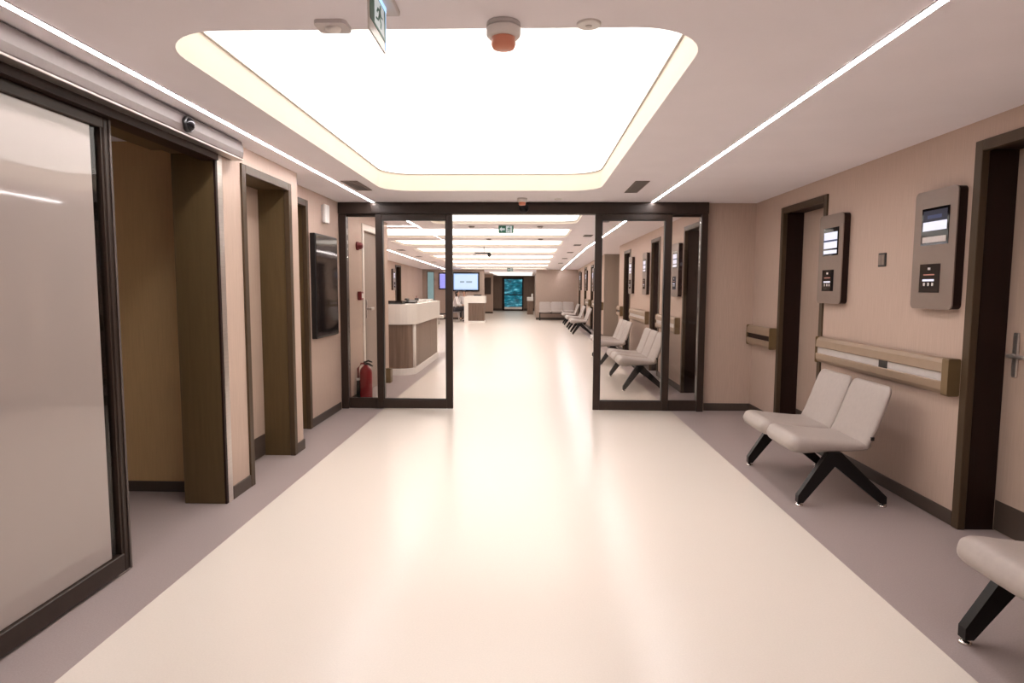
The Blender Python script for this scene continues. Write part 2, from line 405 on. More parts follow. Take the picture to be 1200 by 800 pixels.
struct(MB().box(RX2, 2.8, 18.0, 18.12, 0, CZ+0.02).build('wall_alcove_return', 'wall_alc'), 'grey taupe side of the alcove past the benches', 'wall')
wall_y('wall_right_end', RX2, RX2+0.4, 18.12, FY, cut(FR2), 'wall', 'beige wall at the far end of the hall beside the last benches')
DL1, DL2, DL3 = (4.39, 5.30, 2.30), (5.50, 6.30, 2.30), (8.20, 9.32, 2.27)
wall_y('wall_left', LX-0.28, LX, 4.11, 5.47, cut([DL1]), 'wall', 'beige projecting wall block with a recessed door beside the sliding door')
wall_y('wall_left_setback', LX2-0.4, LX2, 5.47, SY+0.02, cut([DL2]), 'wall', 'set back beige wall carrying the black display')
wall_y('wall_left_far', LX3-0.4, LX3, SY+0.02, 9.70, cut([DL3]), 'wall', 'beige wall past the glazed screen with red alarm points')
struct(MB().box(LX4, LX3-0.4, 9.5, 9.70, 0, CZ+0.02).build('wall_reception_return', 'wall'), 'beige wall closing the reception area', 'wall')
DL4 = (22.3, 23.3, 2.22)
wall_y('wall_reception', LX4-0.4, LX4, 9.5, FY, cut([DL4]), 'wall', 'pale beige side wall of the reception area')
struct(MB().box(LX-0.4, LX, BACK, 0.75, 0, CZ+0.02).build('wall_left_near', 'wall'), 'beige wall beside the sliding door near the corridor end', 'wall')
struct(MB().box(LX-0.4, LX-0.02, 0.75, 4.03, 2.31, CZ+0.02).build('wall_left_lintel', 'jamb'), 'brown lintel above the left sliding door', 'wall')
struct(MB().box(LX-3.8, LX-0.28, 4.27, 4.36, 0, CZ+0.02).build('wall_side_passage', 'wall_shaded'), 'beige wall inside the side passage behind the sliding door', 'wall')
struct(MB().box(LX-3.8, LX-3.6, -0.6, 4.3, 0, CZ+0.02).build('wall_side_passage_end', 'wall'), 'beige end wall of the side passage', 'wall')
struct(MB().box(LX-3.8, LX-0.4, -0.7, -0.5, 0, CZ+0.02).build('wall_side_passage_near', 'wall'), 'beige near wall of the side passage', 'wall')
struct(MB().box(-7, 3.2, BACK-0.2, BACK, 0, CZ+0.02).build('wall_back', 'wall'), 'beige end wall of the near corridor', 'wall')
# far wall of the hall with the passage opening
b = MB(); b.box(LX4-0.4, -4.62, FY, FY+0.2, 0, 2.3); b.box(-4.26, -2.05, FY, FY+0.2, 0, 2.3); b.box(-4.62, -4.26, FY, FY+0.2, 0, 0.35); b.box(-4.62, -4.26, FY, FY+0.2, 2.14, 2.3)
struct(b.build('wall_far_left', 'wall_far'), 'taupe far wall carrying the large screen', 'wall')
struct(MB().box(0.26, RX2+0.4, FY, FY+0.2, 0, 2.3).build('wall_far_right', 'wall_far'), 'taupe far wall behind the end bench', 'wall')
struct(MB().box(-2.62, -2.05, 34.6, 34.8, 0, 2.2).build('wall_passage_left', 'wall'), 'pale wall beside the far passage', 'wall')
struct(MB().box(-2.8, -2.62, FY+0.2, 40.5, 0, 2.2).build('wall_passage_side', 'wall'), 'side wall of the far passage', 'wall')
struct(MB().box(0.26, 0.45, FY+0.2, 40.5, 0, 2.2).build('wall_passage_right', 'wall_far'), 'right side wall of the far passage', 'wall')
b = MB(); b.box(-2.8, -1.72, 38.6, 38.8, 0, 2.2); b.box(-0.42, 0.45, 38.6, 38.8, 0, 2.2); b.box(-1.72, -0.42, 38.6, 38.8, 2.03, 2.2)
struct(b.build('wall_passage_end', 'wood'), 'brown wood panelled wall at the end of the far passage', 'wall')
# pale teal glass in the far wall
t = thing('window_1', (-4.44, FY, 0.35), 'tall pale teal glass strip in the far taupe wall', 'window', None, 'structure')
MB().box(-4.58, -4.30, FY+0.06, FY+0.08, 0.39, 2.10).build('pane', 'teal_pale', t)
b = MB(); b.box(-4.62, -4.58, FY+0.01, FY+0.12, 0.35, 2.14); b.box(-4.30, -4.26, FY+0.01, FY+0.12, 0.35, 2.14); b.box(-4.58, -4.30, FY+0.01, FY+0.12, 2.10, 2.14); b.box(-4.58, -4.30, FY+0.01, FY+0.12, 0.35, 0.39)
b.build('window_frame', 'wood', t)

# baseboards
def base(name, x0, x1, y0, y1, h=0.09):
    return struct(MB().box(x0, x1, y0, y1, 0, h, 0.003).build(name, 'base'), 'dark brown skirting along the foot of the wall', 'baseboard')
T = 0.012
for a, b_ in ((BACK, DR[0][0]), (DR[0][1], DR[1][0]), (DR[1][1], SY)): base('baseboard_right', RX-T, RX, a, b_)
base('baseboard_screen', 2.06, RX-T, SY-T, SY)
for a, b_ in ((SY+0.14, FR[0][0]), (FR[0][1], FR[1][0]), (FR[1][1], FR[2][0]), (FR[2][1], 15.0)): base('baseboard_right_far', RX2-T, RX2, a, b_)
for a, b_ in ((18.12, FR2[0][0]), (FR2[0][1], FR2[1][0]), (FR2[1][1], FR2[2][0]), (FR2[2][1], FR2[3][0]), (FR2[3][1], FY)): base('baseboard_right_end', RX2-T, RX2, a, b_)
for a, b_ in ((4.12, DL1[0]), (DL1[1], 5.47+T)): base('baseboard_left', LX, LX+T, a, b_)
base('baseboard_left_return', LX2+T, LX, 5.47, 5.47+T)
base('baseboard_left_setback', LX2, LX2+T, DL2[1], SY-0.14)
for a, b_ in ((SY+0.14, DL3[0]), (DL3[1], 9.70+T)): base('baseboard_left_far', LX3, LX3+T, a, b_)
base('baseboard_side_passage', LX-3.6, LX-0.29, 4.27-T, 4.27, 0.075)
base('baseboard_far_left', LX4, -2.05, FY-T, FY); base('baseboard_far_right', 0.26, RX2, FY-T, FY, 0.1)
base('baseboard_passage', -2.6, -2.05, 34.6-T, 34.6); base('baseboard_passage_end', -2.6, -1.74, 38.6-T, 38.6, 0.14); base('baseboard_passage_end', -0.40, 0.25, 38.6-T, 38.6, 0.14)

# ------------------------------------------------------------------ swing doors
DN = [0]
def door(px, sgn, y0, y1, zt, rec, label, frame='bronze', leaf='leaf', kick='base', handle=None, face=0.062, reveal='black_frame'):
    """sgn +1: wall on the right (recess towards +x)"""
    DN[0] += 1
    t = thing('door_%d' % DN[0], (px, (y0+y1)/2, 0), label, 'door', None, 'structure')
    def bx(b, a0, a1, ya, yb, za, zb, bev=0):
        x0, x1 = px + sgn*a0, px + sgn*a1
        return b.box(min(x0, x1), max(x0, x1), ya, yb, za, zb, bev)
    b = MB()                                     # architrave
    bx(b, -0.014, 0.03, y0, y0+face, 0, zt, 0.003); bx(b, -0.014, 0.03, y1-face, y1, 0, zt, 0.003); bx(b, -0.014, 0.03, y0+face, y1-face, zt-face, zt, 0.003)
    b.build('architrave', frame, t)
    b = MB()                                     # deep lining
    bx(b, 0.03, rec+0.06, y0+0.035, y0+face-0.01, 0, zt-0.035); bx(b, 0.03, rec+0.06, y1-face+0.01, y1-0.035, 0, zt-0.035)
    bx(b, 0.03, rec+0.06, y0+face-0.01, y1-face+0.01, zt-face+0.01, zt-0.035)
    b.build('door_lining', reveal, t)
    b = MB(); bx(b, rec, rec+0.05, y0+face-0.008, y1-face+0.008, 0.006, zt-face+0.008)
    lf = b.build('door_leaf', leaf, t)
    if kick:
        b = MB(); bx(b, rec-0.003, rec+0.001, y0+face, y1-face, 0.01, 0.19); b.build('kick_plate', kick, lf)
    if handle is not None:
        hy = handle; d = 1 if hy < (y0+y1)/2 else -1
        b = MB(); bx(b, rec-0.012, rec, hy-0.022, hy+0.022, 0.94, 1.20, 0.006); h = b.build('handle', 'steel', t)
        b = MB(); bx(b, rec-0.055, rec-0.012, hy-0.011, hy+0.011, 1.055, 1.077, 0.003); bx(b, rec-0.058, rec-0.038, hy-0.011, hy+0.13, 1.055, 1.077, 0.006) if d > 0 else bx(b, rec-0.058, rec-0.038, hy-0.13, hy+0.011, 1.055, 1.077, 0.006)
        b.build('lever', 'steel', h)
    return t
door(RX, 1, *DR[0], 0.20, 'recessed beige door with bronze frame and steel handle beside the wide handrail', handle=3.68)
door(RX, 1, *DR[1], 0.20, 'recessed beige door with bronze frame beside the short handrail piece', handle=5.8)
door(LX, -1, *DL1, 0.25, 'recessed beige door with dark kick plate in the projecting wall block', reveal='jamb')
door(LX2, -1, *DL2, 0.20, 'dark framed door half hidden behind the projecting wall block', reveal='jamb')
door(LX3, -1, *DL3, 0.04, 'cream framed brown door beside the red fire extinguisher', frame='creamframe', leaf='leaf_grey', kick=None, handle=None, face=0.085, reveal='wood')
for i, d in enumerate(FR): door(RX2, 1, *d, 0.20, 'dark recessed door past the glazed screen, ' + ORD[i] + ' from the screen', leaf='leaf_dark', kick=None, handle=d[0]+0.16 if i == 0 else None)
for i, d in enumerate(FR2): door(RX2, 1, *d, 0.20, 'dark recessed door past the alcove, ' + ORD[i] + ' from the alcove', leaf='leaf_dark', kick=None)
door(LX4, -1, *DL4, 0.15, 'dark door in the reception side wall', leaf='leaf_dark', kick=None)
# panic lever on the cream framed door
t = [o for o in ALL if o.name.startswith('door_5')][0]
b = MB(); b.box(LX3-0.044, LX3-0.03, 8.52, 8.58, 1.02, 1.27, 0.005); h = b.build('handle', 'steel', t)
b = MB(); b.box(LX3-0.03, LX3+0.03, 8.535, 8.565, 1.13, 1.16, 0.004); b.box(LX3+0.015, LX3+0.035, 8.535, 8.70, 1.125, 1.165, 0.007); b.build('lever', 'steel', h)
MB().box(LX3-0.041, LX3-0.036, 8.285, 8.50, 0.01, 2.17).build('dark_stile', 'wood', t)
# teal glazed door at the end of the passage
t = thing('door_teal', (-1.07, 38.7, 0), 'teal glazed double door with dark frame at the end of the far passage', 'door', None, 'structure'); t.name = 'door_%d' % (DN[0]+1)
b = MB(); b.box(-1.72, -1.58, 38.55, 38.8, 0, 2.03); b.box(-0.50, -0.42, 38.55, 38.8, 0, 2.03); b.box(-1.58, -0.50, 38.55, 38.8, 1.93, 2.03); b.box(-1.58, -0.50, 38.55, 38.8, 0, 0.09); b.build('door_frame', 'black_frame', t)
for z0, z1 in ((0.22, 0.95), (1.0, 1.93)): MB().box(-1.58, -0.50, 38.66, 38.68, z0, z1).build('pane', 'teal', t)
MB().box(-1.58, -0.50, 38.62, 38.7, 0.95, 1.0).build('mid_rail', 'black_frame', t); MB().box(-1.58, -0.50, 38.62, 38.7, 0.09, 0.22).build('bottom_rail', 'steel', t)

# ------------------------------------------------------------------ glazed screen across the corridor
t = thing('glazed_screen', (-0.1, SY-0.05, 0), 'dark bronze door screen with header beam and fixed glass side panels across the corridor', 'door screen')
hd = MB().box(LX2+0.002, 2.03, SY-0.11, SY+0.02, 2.285, CZ-0.002, 0.006).build('header_beam', 'screenframe', t)
MB().box(-1.85, 1.66, SY-0.122, SY-0.11, 2.30, 2.39, 0.003).build('header_cover', 'screenframe', hd)
MB().box(LX2+0.002, -2.15, SY-0.09, SY+0.02, 0, 2.285, 0.004).build('post', 'screenframe', t)
MB().box(1.955, 2.03, SY-0.09, SY+0.02, 0, 2.285, 0.004).build('post', 'screenframe', t)
for x0, x1 in ((-2.15, -1.74), (1.56, 1.955)):
    f = MB(); f.box(x0, x1, SY-0.05, SY-0.005, 0, 0.125, 0.003); f.box(x0, x1, SY-0.05, SY-0.005, 2.26, 2.285, 0.002)
    inner = x1 if x0 < 0 else x0
    f.box(inner-0.02, inner+0.02, SY-0.05, SY-0.005, 0.125, 2.26, 0.003)
    f = f.build('fixed_panel_frame', 'screenframe', t)
    MB().box(min(x0, x1)+0.001, x1-0.001, SY-0.032, SY-0.022, 0.12, 2.265).build('pane', 'glass', f)
def leaf_y(x0, x1, label, group):
    t = thing('sliding_door_leaf', ((x0+x1)/2, SY-0.08, 0.012), label, 'glass door', group)
    ya, yb = SY-0.104, SY-0.056; z0, z1 = 0.012, 2.283
    MB().box(x0, x0+0.072, ya, yb, z0, z1, 0.004).build('stile', 'screenframe', t); MB().box(x1-0.072, x1, ya, yb, z0, z1, 0.004).build('stile', 'screenframe', t)
    MB().box(x0+0.072, x1-0.072, ya, yb, z1-0.062, z1, 0.004).build('top_rail', 'screenframe', t)
    MB().box(x0+0.072, x1-0.072, ya, yb, z0, z0+0.105, 0.004).build('bottom_rail', 'screenframe', t)
    g = MB(); xa, xb, za, zb = x0+0.072, x1-0.072, z0+0.105, z1-0.062
    for q in ((xa, xa+0.012, za, zb), (xb-0.012, xb, za, zb), (xa, xb, za, za+0.012), (xa, xb, zb-0.012, zb)): g.box(q[0], q[1], ya+0.008, yb-0.008, q[2], q[3])
    g.build('glazing_bead', 'black', t)
    MB().box(xa-0.004, xb+0.004, SY-0.085, SY-0.075, za-0.004, zb+0.004).build('pane', 'glass', t)
    return t
leaf_y(-1.80, -0.905, 'glazed sliding door leaf on the reception desk side of the screen, dark bronze frame', 'sliding leaves of the screen')
leaf_y(0.742, 1.62, 'glazed sliding door leaf on the bench side of the screen, dark bronze frame', 'sliding leaves of the screen')
def dome_sensor(c, axis, label, r=0.045):
    t = thing('door_sensor', c, label, 'sensor', 'door motion sensors')
    b = MB(); b.lathe([(0, 0), (r, 0), (r, -0.018 if axis == 'y' else 0.018), (r*0.8, -0.02 if axis == 'y' else 0.02)], c, axis); b.build('collar', 'black', t)
    s = -1 if axis == 'y' else 1
    b = MB(); b.lathe([(r*0.82, s*0.016)] + [(r*0.82*math.cos(a), s*(0.016 + 0.028*math.sin(a))) for a in (0.3, 0.6, 0.9, 1.2)] + [(0, s*0.046)], c, axis); b.build('lens', 'blackgloss', t)
dome_sensor((-0.08, SY-0.122, 2.352), 'y', 'black dome sensor on the header beam of the glazed screen', 0.062)

# ------------------------------------------------------------------ left automatic door
t = thing('door_operator_header', (-1.98, 2.5, 2.29), 'long aluminium operator header above the frosted sliding door', 'door header')
prof = [(-2.02, 2.416), (-1.955, 2.416), (-1.942, 2.41), (-1.935, 2.385), (-1.93, 2.34), (-1.935, 2.305), (-1.945, 2.292), (-2.02, 2.292)]
b = MB(); b.prism(prof, 'y', 0.78, 4.25); b.build('cover', 'alu', t)
b = MB(); b.box(-2.0, -1.928, 0.78, 4.252, 2.286, 2.296, 0.002); b.build('lower_lip', 'steel', t)
b = MB(); b.prism([(a-0.001, z) for a, z in prof], 'y', 4.25, 4.262); b.build('end_cap', 'alu', t)
b = MB(); b.box(-2.10, -1.99, 0.75, 4.03, 2.245, 2.286); b.build('track', 'black_frame', t)
dome_sensor((-1.932, 3.56, 2.352), 'x', 'black dome sensor on the aluminium header of the frosted sliding door', 0.045)
t = thing('frosted_sliding_door', (-2.06, 2.45, 0.012), 'sliding door leaf with frosted film, bronze frame and clear edge', 'glass door')
ya, yb = 1.85, 3.055
MB().box(-2.088, -2.036, yb-0.045, yb, 0.012, 2.245, 0.004).build('stile', 'screenframe', t); MB().box(-2.088, -2.036, ya, ya+0.045, 0.012, 2.245, 0.004).build('stile', 'screenframe', t)
MB().box(-2.034, -2.030, yb-0.014, yb, 0.012, 2.245, 0.001).build('edge_strip', 'alu', t)
MB().box(-2.088, -2.036, ya+0.045, yb-0.045, 0.012, 0.105, 0.004).build('bottom_rail', 'screenframe', t); MB().box(-2.088, -2.036, ya+0.045, yb-0.045, 2.195, 2.245, 0.004).build('top_rail', 'screenframe', t)
b = MB(); b.box(-2.079, -2.043, yb-0.06, yb-0.045, 0.105, 2.195); b.box(-2.079, -2.043, ya+0.045, ya+0.06, 0.105, 2.195); b.build('glazing_bead', 'screenframe', t)
pn = MB().box(-2.066, -2.058, ya+0.04, yb-0.04, 0.10, 2.20).build('pane', 'glass', t)
MB().box(-2.0572, -2.0562, ya+0.062, yb-0.115, 0.107, 2.193).build('frosted_film', 'film', pn)
t = thing('floor_guide', (-2.06, 3.0, 0), 'small steel floor guide under the frosted sliding door', 'door guide')
MB().box(-2.075, -2.045, 2.97, 3.03, 0.0, 0.011, 0.002).build('guide_plate', 'steel', t)
# jamb panel of that opening
t = thing('trim_1', (-2.2, 4.07, 0), 'deep brown laminate jamb of the left sliding door opening', 'trim', None, 'structure')
MB().box(-2.30, -2.026, 4.03, 4.11, 0, 2.31, 0.003).build('jamb_panel', 'jamb', t)
MB().box(-2.026, -2.012, 4.028, 4.055, 0, 2.29, 0.002).build('dark_edge', 'black_frame', t)
MB().box(-2.026, -2.010, 4.055, 4.115, 0, 2.29, 0.002).build('steel_corner_guard', 'steel', t)
MBx = MB().box(-2.30, -2.03, 0.75, 4.03, 2.29, 2.312); struct(MBx.build('trim_2', 'jamb'), 'brown soffit lining above the left sliding door opening', 'trim')

# ------------------------------------------------------------------ ceiling fittings, near corridor
def smoke(c, s, label):
    t = thing('smoke_detector', c, label, 'smoke detector', 'orange smoke detectors'); x, y, z = c
    MB().lathe([(0, 0), (0.062*s, 0), (0.064*s, -0.012*s), (0.060*s, -0.016*s)], c, 'z', 28).build('base_plate', 'greyplastic', t)
    b = MB(); b.lathe([(0.058*s, -0.016*s), (0.064*s, -0.02*s), (0.064*s, -0.042*s), (0.056*s, -0.052*s), (0, -0.052*s)], c, 'z', 28); b.build('housing', 'white', t)
    b = MB(); b.lathe([(0.044*s, -0.052*s), (0.046*s, -0.075*s), (0.040*s, -0.088*s), (0, -0.092*s)], c, 'z', 28); b.build('orange_lens', 'orange', t)
smoke((-0.105, 2.415, CZ), 1.0, 'smoke detector with orange lens on the ceiling before the luminous panel')
smoke((-0.095, 7.0, CZ), 0.85, 'smoke detector with orange lens between luminous panel and header beam')
t = thing('emergency_downlight', (-0.74, 2.41, CZ), 'flat grey emergency light on the ceiling beside the hanging exit sign', 'emergency light')
b = MB(); b.prism(rrect(-0.80, -0.68, 2.36, 2.46, 0.02, 4), 'z', CZ-0.014, CZ); b.build('body', 'greyplastic', t)
b = MB(); b.lathe([(0.03, 0), (0.028, -0.008), (0.015, -0.013), (0, -0.014)], (-0.74, 2.41, CZ-0.014), 'z'); b.build('lens', 'white', t)
t = thing('sprinkler_cover', (0.21, 2.42, CZ), 'round flat white sprinkler cover plate on the ceiling', 'sprinkler')
b = MB(); b.lathe([(0, 0), (0.045, 0), (0.045, -0.006), (0.041, -0.009), (0, -0.009)], (0.21, 2.42, CZ), 'z', 28); b.build('cover_plate', 'white', t)
b = MB(); b.lathe([(0, 0), (0.012, 0), (0.010, -0.004), (0, -0.004)], (0.21, 2.42, CZ-0.009), 'z'); b.build('sprinkler_head', 'greyplastic', t)
t = thing('sprinkler_cover', (0.30, 7.05, CZ), 'tiny round sprinkler cover on the ceiling beside the header beam', 'sprinkler')
b = MB(); b.lathe([(0, 0), (0.04, 0), (0.04, -0.006), (0.036, -0.009), (0, -0.009)], (0.30, 7.05, CZ), 'z'); b.build('cover_plate', 'white', t)
def vent(x0, x1, y0, y1, label, group, n=4):
    z = zc((y0+y1)/2)
    t = thing('air_vent', ((x0+x1)/2, (y0+y1)/2, z), label, 'air vent', group)
    w = 0.014
    b = MB(); b.box(x0, x0+w, y0, y1, z-0.008, z-0.001); b.box(x1-w, x1, y0, y1, z-0.008, z-0.001); b.box(x0+w, x1-w, y0, y0+w, z-0.008, z-0.001); b.box(x0+w, x1-w, y1-w, y1, z-0.008, z-0.001); b.build('frame', 'vent', t)
    MB().box(x0+w, x1-w, y0+w, y1-w, z-0.003, z-0.001).build('backing', 'black', t)
    for k in range(n):
        xc = x0+w+(x1-x0-2*w)*(k+0.5)/n
        MB().box(xc-0.005, xc+0.005, y0+w, y1-w, z-0.006, z-0.003).build('slat', 'vent', t)
vent(-1.755, -1.60, 5.85, 6.40, 'grey ceiling vent grille beside the luminous panel on the display side', 'near ceiling vents')
vent(0.955, 1.085, 5.87, 6.56, 'grey ceiling vent grille beside the luminous panel on the bench side', 'near ceiling vents')
for k, y in enumerate((9.3, 12.0, 14.67, 17.34, 20.0, 22.7)):
    vent(1.0, 1.16, y-0.2, y+0.2, 'small ceiling vent past the screen on the bench side, ' + ORD[k] + ' from the screen', 'far ceiling vents', 3)
for k, y in enumerate((14.0, 16.6, 19.2, 22.2)):
    vent(-3.48, -3.32, y-0.2, y+0.2, 'small ceiling vent over the reception side, ' + ORD[k] + ' from the desk', 'far ceiling vents', 3)

# ------------------------------------------------------------------ exit signs
def runner(b, f, th0, th1, s):
    """running figure; f maps (u right, v up) unit square to 3d prism via callback"""
    f(b, [(0.60 + 0.07*math.cos(i*PI/5), 0.86 + 0.09*math.sin(i*PI/5)) for i in range(10)])
    f(b, [(0.46, 0.74), (0.62, 0.76), (0.56, 0.42), (0.40, 0.44)])
    f(b, [(0.46, 0.74), (0.28, 0.70), (0.18, 0.50), (0.25, 0.48), (0.33, 0.61), (0.46, 0.64)])
    f(b, [(0.60, 0.76), (0.70, 0.58), (0.84, 0.60), (0.84, 0.53), (0.66, 0.50), (0.56, 0.62)])
    f(b, [(0.44, 0.44), (0.56, 0.44), (0.72, 0.30), (0.66, 0.06), (0.58, 0.08), (0.62, 0.27)])
    f(b, [(0.40, 0.46), (0.50, 0.42), (0.36, 0.22), (0.10, 0.18), (0.10, 0.25), (0.32, 0.30)])
def exit_sign_y(xc, y, z1, w, h, label):
    t = thing('exit_sign', (xc, y, z1), label, 'exit sign', 'green exit signs over the hall')
    x0, x1, z0 = xc-w/2, xc+w/2, z1-h
    MB().box(x0, x1, y-0.012, y+0.012, z0, z1, 0.002).build('sign_box', 'green', t)
    b = MB()
    P = lambda q, u0, u1: [(x0 + (u0 + u*(u1-u0))*w, z0 + (0.06 + v*0.88)*h) for u, v in q]
    b.prism(P([(0.0, 0.5), (0.45, 0.88), (0.45, 0.64), (1, 0.64), (1, 0.36), (0.45, 0.36), (0.45, 0.12)], 0.06, 0.42), 'y', y-0.0145, y-0.012); b.build('arrow', 'sign_w', t)
    MB().box(x0+0.50*w, x0+0.90*w, y-0.0138, y-0.012, z0+0.05*h, z0+0.95*h).build('pictogram_field', 'sign_w', t)
    b = MB(); runner(b, lambda bb, q: bb.prism(P(q, 0.50, 0.90), 'y', y-0.0152, y-0.0138), 0, 0, 0); b.build('running_figure', 'green', t)
    for dx in (-0.3*w, 0.3*w):
        b = MB(); b.tube([(xc+dx, y, z1), (xc+dx, y, z1+0.011)], 0.004, 6); b.build('hanger', 'greyplastic', t)
exit_sign_y(-0.385, 9.95, CZ-0.012, 0.235, 0.118, 'green exit sign with arrow and running figure hanging past the glazed screen')
exit_sign_y(-0.85, 26.4, 2.232, 0.24, 0.13, 'small exit sign hanging before the far passage')
# near sign, hanging edgeways from the ceiling: acrylic plate in the y-z plane
t = thing('hanging_exit_sign', (-0.50, 2.12, CZ), 'edge lit hanging exit sign with running figure before the luminous panel', 'exit sign')
b = MB(); b.box(-0.545, -0.465, 1.93, 2.30, CZ-0.02, CZ, 0.004); b.build('ceiling_mount', 'greyplastic', t)
pl = MB().box(-0.510, -0.504, 2.015, 2.235, 2.25, 2.40).build('acrylic_plate', 'acrylic', t)
b = MB(); b.box(-0.514, -0.500, 2.015, 2.235, 2.385, 2.402); b.box(-0.512, -0.502, 2.229, 2.237, 2.26, 2.40); b.build('led_edge', 'sign_led', t)
MB().box(-0.504, -0.5025, 2.022, 2.229, 2.285, 2.385).build('green_field', 'green', pl)
b = MB(); b.prism([(2.075, 2.292), (2.205, 2.292), (2.205, 2.380), (2.075, 2.380)], 'x', -0.5025, -0.5018); b.build('pictogram_field', 'sign_w', pl)
b = MB(); runner(b, lambda bb, q: bb.prism([(2.08+u*0.12, 2.296+v*0.082) for u, v in q], 'x', -0.5018, -0.5008), 0, 0, 0); b.build('running_figure', 'green', pl)

# ------------------------------------------------------------------ room panels, switch, handrails
def room_panel(y0, y1, px, label, s=-1, lit=True):
    z0, z1 = 1.32, 2.07; yc = (y0+y1)/2
    t = thing('room_panel', (px, yc, z0), label, 'room panel', 'room information panels')
    x0, x1 = sorted((px, px + s*0.058)); xf = px + s*0.06
    b = MB(); b.prism(rrect(y0+0.004, y1-0.004, z0+0.004, z1-0.004, 0.03, 5), 'x', x0, x1); b.build('housing', 'black_frame', t)
    b = MB(); b.prism(rrect(y0, y1, z0, z1, 0.034, 5), 'x', *sorted((px + s*0.052, xf))); b.build('front_plate', 'taupe', t)
    w = y1-y0
    def q(n, ya, yb, za, zb, m, d, par): return MB().box(*sorted((xf, xf + s*d)), y0+ya*w, y0+yb*w, z0+za*(z1-z0), z0+zb*(z1-z0)).build(n, m, par)
    sc = q('screen', 0.16, 0.80, 0.54, 0.85, 'blackgloss', 0.004, t)
    if lit == 1:
        q('screen_image', 0.20, 0.76, 0.66, 0.735, 'scr_w', 0.0052, sc); q('screen_image', 0.20, 0.76, 0.735, 0.83, 'scr_n', 0.005, sc); q('screen_image', 0.32, 0.66, 0.76, 0.79, 'scr_b', 0.0055, sc); q('screen_image', 0.20, 0.76, 0.56, 0.61, 'greyplastic', 0.005, sc)
    else:
        q('screen_image', 0.20, 0.76, 0.62, 0.80, 'scr_w', 0.0052, sc); q('screen_image', 0.20, 0.76, 0.695, 0.715, 'scr_b', 0.0058, sc); q('screen_image', 0.20, 0.76, 0.56, 0.60, 'scr_w', 0.0052, sc)
    kp = q('keypad', 0.30, 0.78, 0.14, 0.38, 'blackgloss', 0.004, t)
    q('display_line', 0.42, 0.68, 0.285, 0.295, 'scr_r', 0.005, kp); q('display_line', 0.42, 0.70, 0.235, 0.252, 'scr_w', 0.005, kp)
    for k in range(3): q('button', 0.43+0.1*k, 0.47+0.1*k, 0.195, 0.222, 'greyplastic', 0.006, kp)
    q('button', 0.52, 0.58, 0.33, 0.35, 'greyplastic', 0.006, kp)
    return t
room_panel(3.87, 4.285, RX, 'taupe wall panel with navy screen and keypad beside the door with steel handle', lit=1)
room_panel(5.245, 5.66, RX, 'taupe wall panel with pale screen beside the recessed door near the glazed screen', lit=2)
for k, (a, c_) in enumerate(((8.80, 9.2), (11.18, 11.58), (12.78, 13.18), (20.5, 20.9), (23.1, 23.5), (25.8, 26.2))):
    room_panel(a, c_, RX2, 'taupe wall panel past the glazed screen on the bench side, ' + ORD[k] + ' from the screen', lit=2)
room_panel(21.7, 22.1, LX4, 'dark wall panel beside the dark door on the reception side wall', s=1, lit=2)
t = thing('light_switch', (RX, 4.75, 1.61), 'small black double light switch between the two room panels', 'light switch')
MB().box(RX-0.008, RX, 4.70, 4.80, 1.61, 1.71, 0.003).build('switch_plate', 'black', t)
for a in (4.712, 4.752): MB().box(RX-0.013, RX-0.008, a, a+0.036, 1.622, 1.698, 0.002).build('rocker', 'taupe', t)

def handrail(px, y0, y1, label, bracket=None, z0=0.80, z1=1.025, s=-1):
    t = thing('wall_handrail', (px, (y0+y1)/2, z0), label, 'handrail', 'wall handrails')
    d = 0.072; zm0, zm1 = z0+0.082, z0+0.135
    X = lambda a: px + s*a
    capw = 0.06 if (y1-y0) > 0.75 else 0.012
    up = [(X(0.02), zm1), (X(d-0.004), zm1), (X(d), zm1+0.006), (X(d-0.004), z1-0.03), (X(d-0.018), z1-0.008), (X(d-0.035), z1), (X(0.02), z1)]
    lo = [(X(0.02), zm0), (X(d-0.004), zm0), (X(d), zm0-0.006), (X(d-0.004), z0+0.03), (X(d-0.018), z0+0.008), (X(d-0.035), z0), (X(0.02), z0)]
    b = MB(); b.prism(up, 'y', y0+capw, y1); b.build('upper_band', 'rail', t)
    b = MB(); b.prism(lo, 'y', y0+capw, y1); b.build('lower_band', 'rail', t)
    b = MB(); b.box(*sorted((X(0.015), X(d-0.016))), y0+capw, y1-0.005, zm0, zm1); b.build('middle_strip', 'railstrip' if capw > 0.02 else 'black_frame', t)
    b = MB(); b.prism(rrect(*sorted((X(0.0), X(d+0.003))), z0-0.002, z1+0.002, 0.012, 4), 'y', y0, y0+capw); b.build('end_cap', 'railcap', t)
    b = MB(); b.prism(rrect(*sorted((X(0.0), X(d+0.002))), z0-0.002, z1+0.002, 0.012, 4), 'y', y1-0.008, y1); b.build('end_cap', 'railcap', t)
    b = MB(); b.box(*sorted((X(0), X(0.022))), y0+capw, y1-0.01, z0+0.02, z1-0.02); b.build('wall_bracket', 'black_frame', t)
    if bracket: MB().box(*sorted((X(d-0.016), X(d-0.010))), bracket-0.05, bracket+0.05, zm0, zm1).build('black_joint', 'black', t)
    return t
handrail(RX, 3.84, 5.62, 'long tan handrail with steel middle strip above the two seat bench', 4.57)
handrail(RX, 6.69, 7.40, 'short tan handrail piece with dark slot beside the glazed screen')
handrail(RX2, 8.85, 10.25, 'tan handrail above the three seat bench past the glazed screen')
handrail(RX2, 11.15, 13.0, 'tan handrail past the glazed screen above the farther bench')
handrail(RX2, 14.3, 14.9, 'short tan handrail piece before the alcove')
handrail(RX2, 18.14, 18.75, 'short tan handrail piece after the alcove')
handrail(RX2, 19.8, 20.9, 'tan handrail near the far benches, first after the alcove')
handrail(RX2, 22.0, 23.5, 'tan handrail near the far benches, second after the alcove')

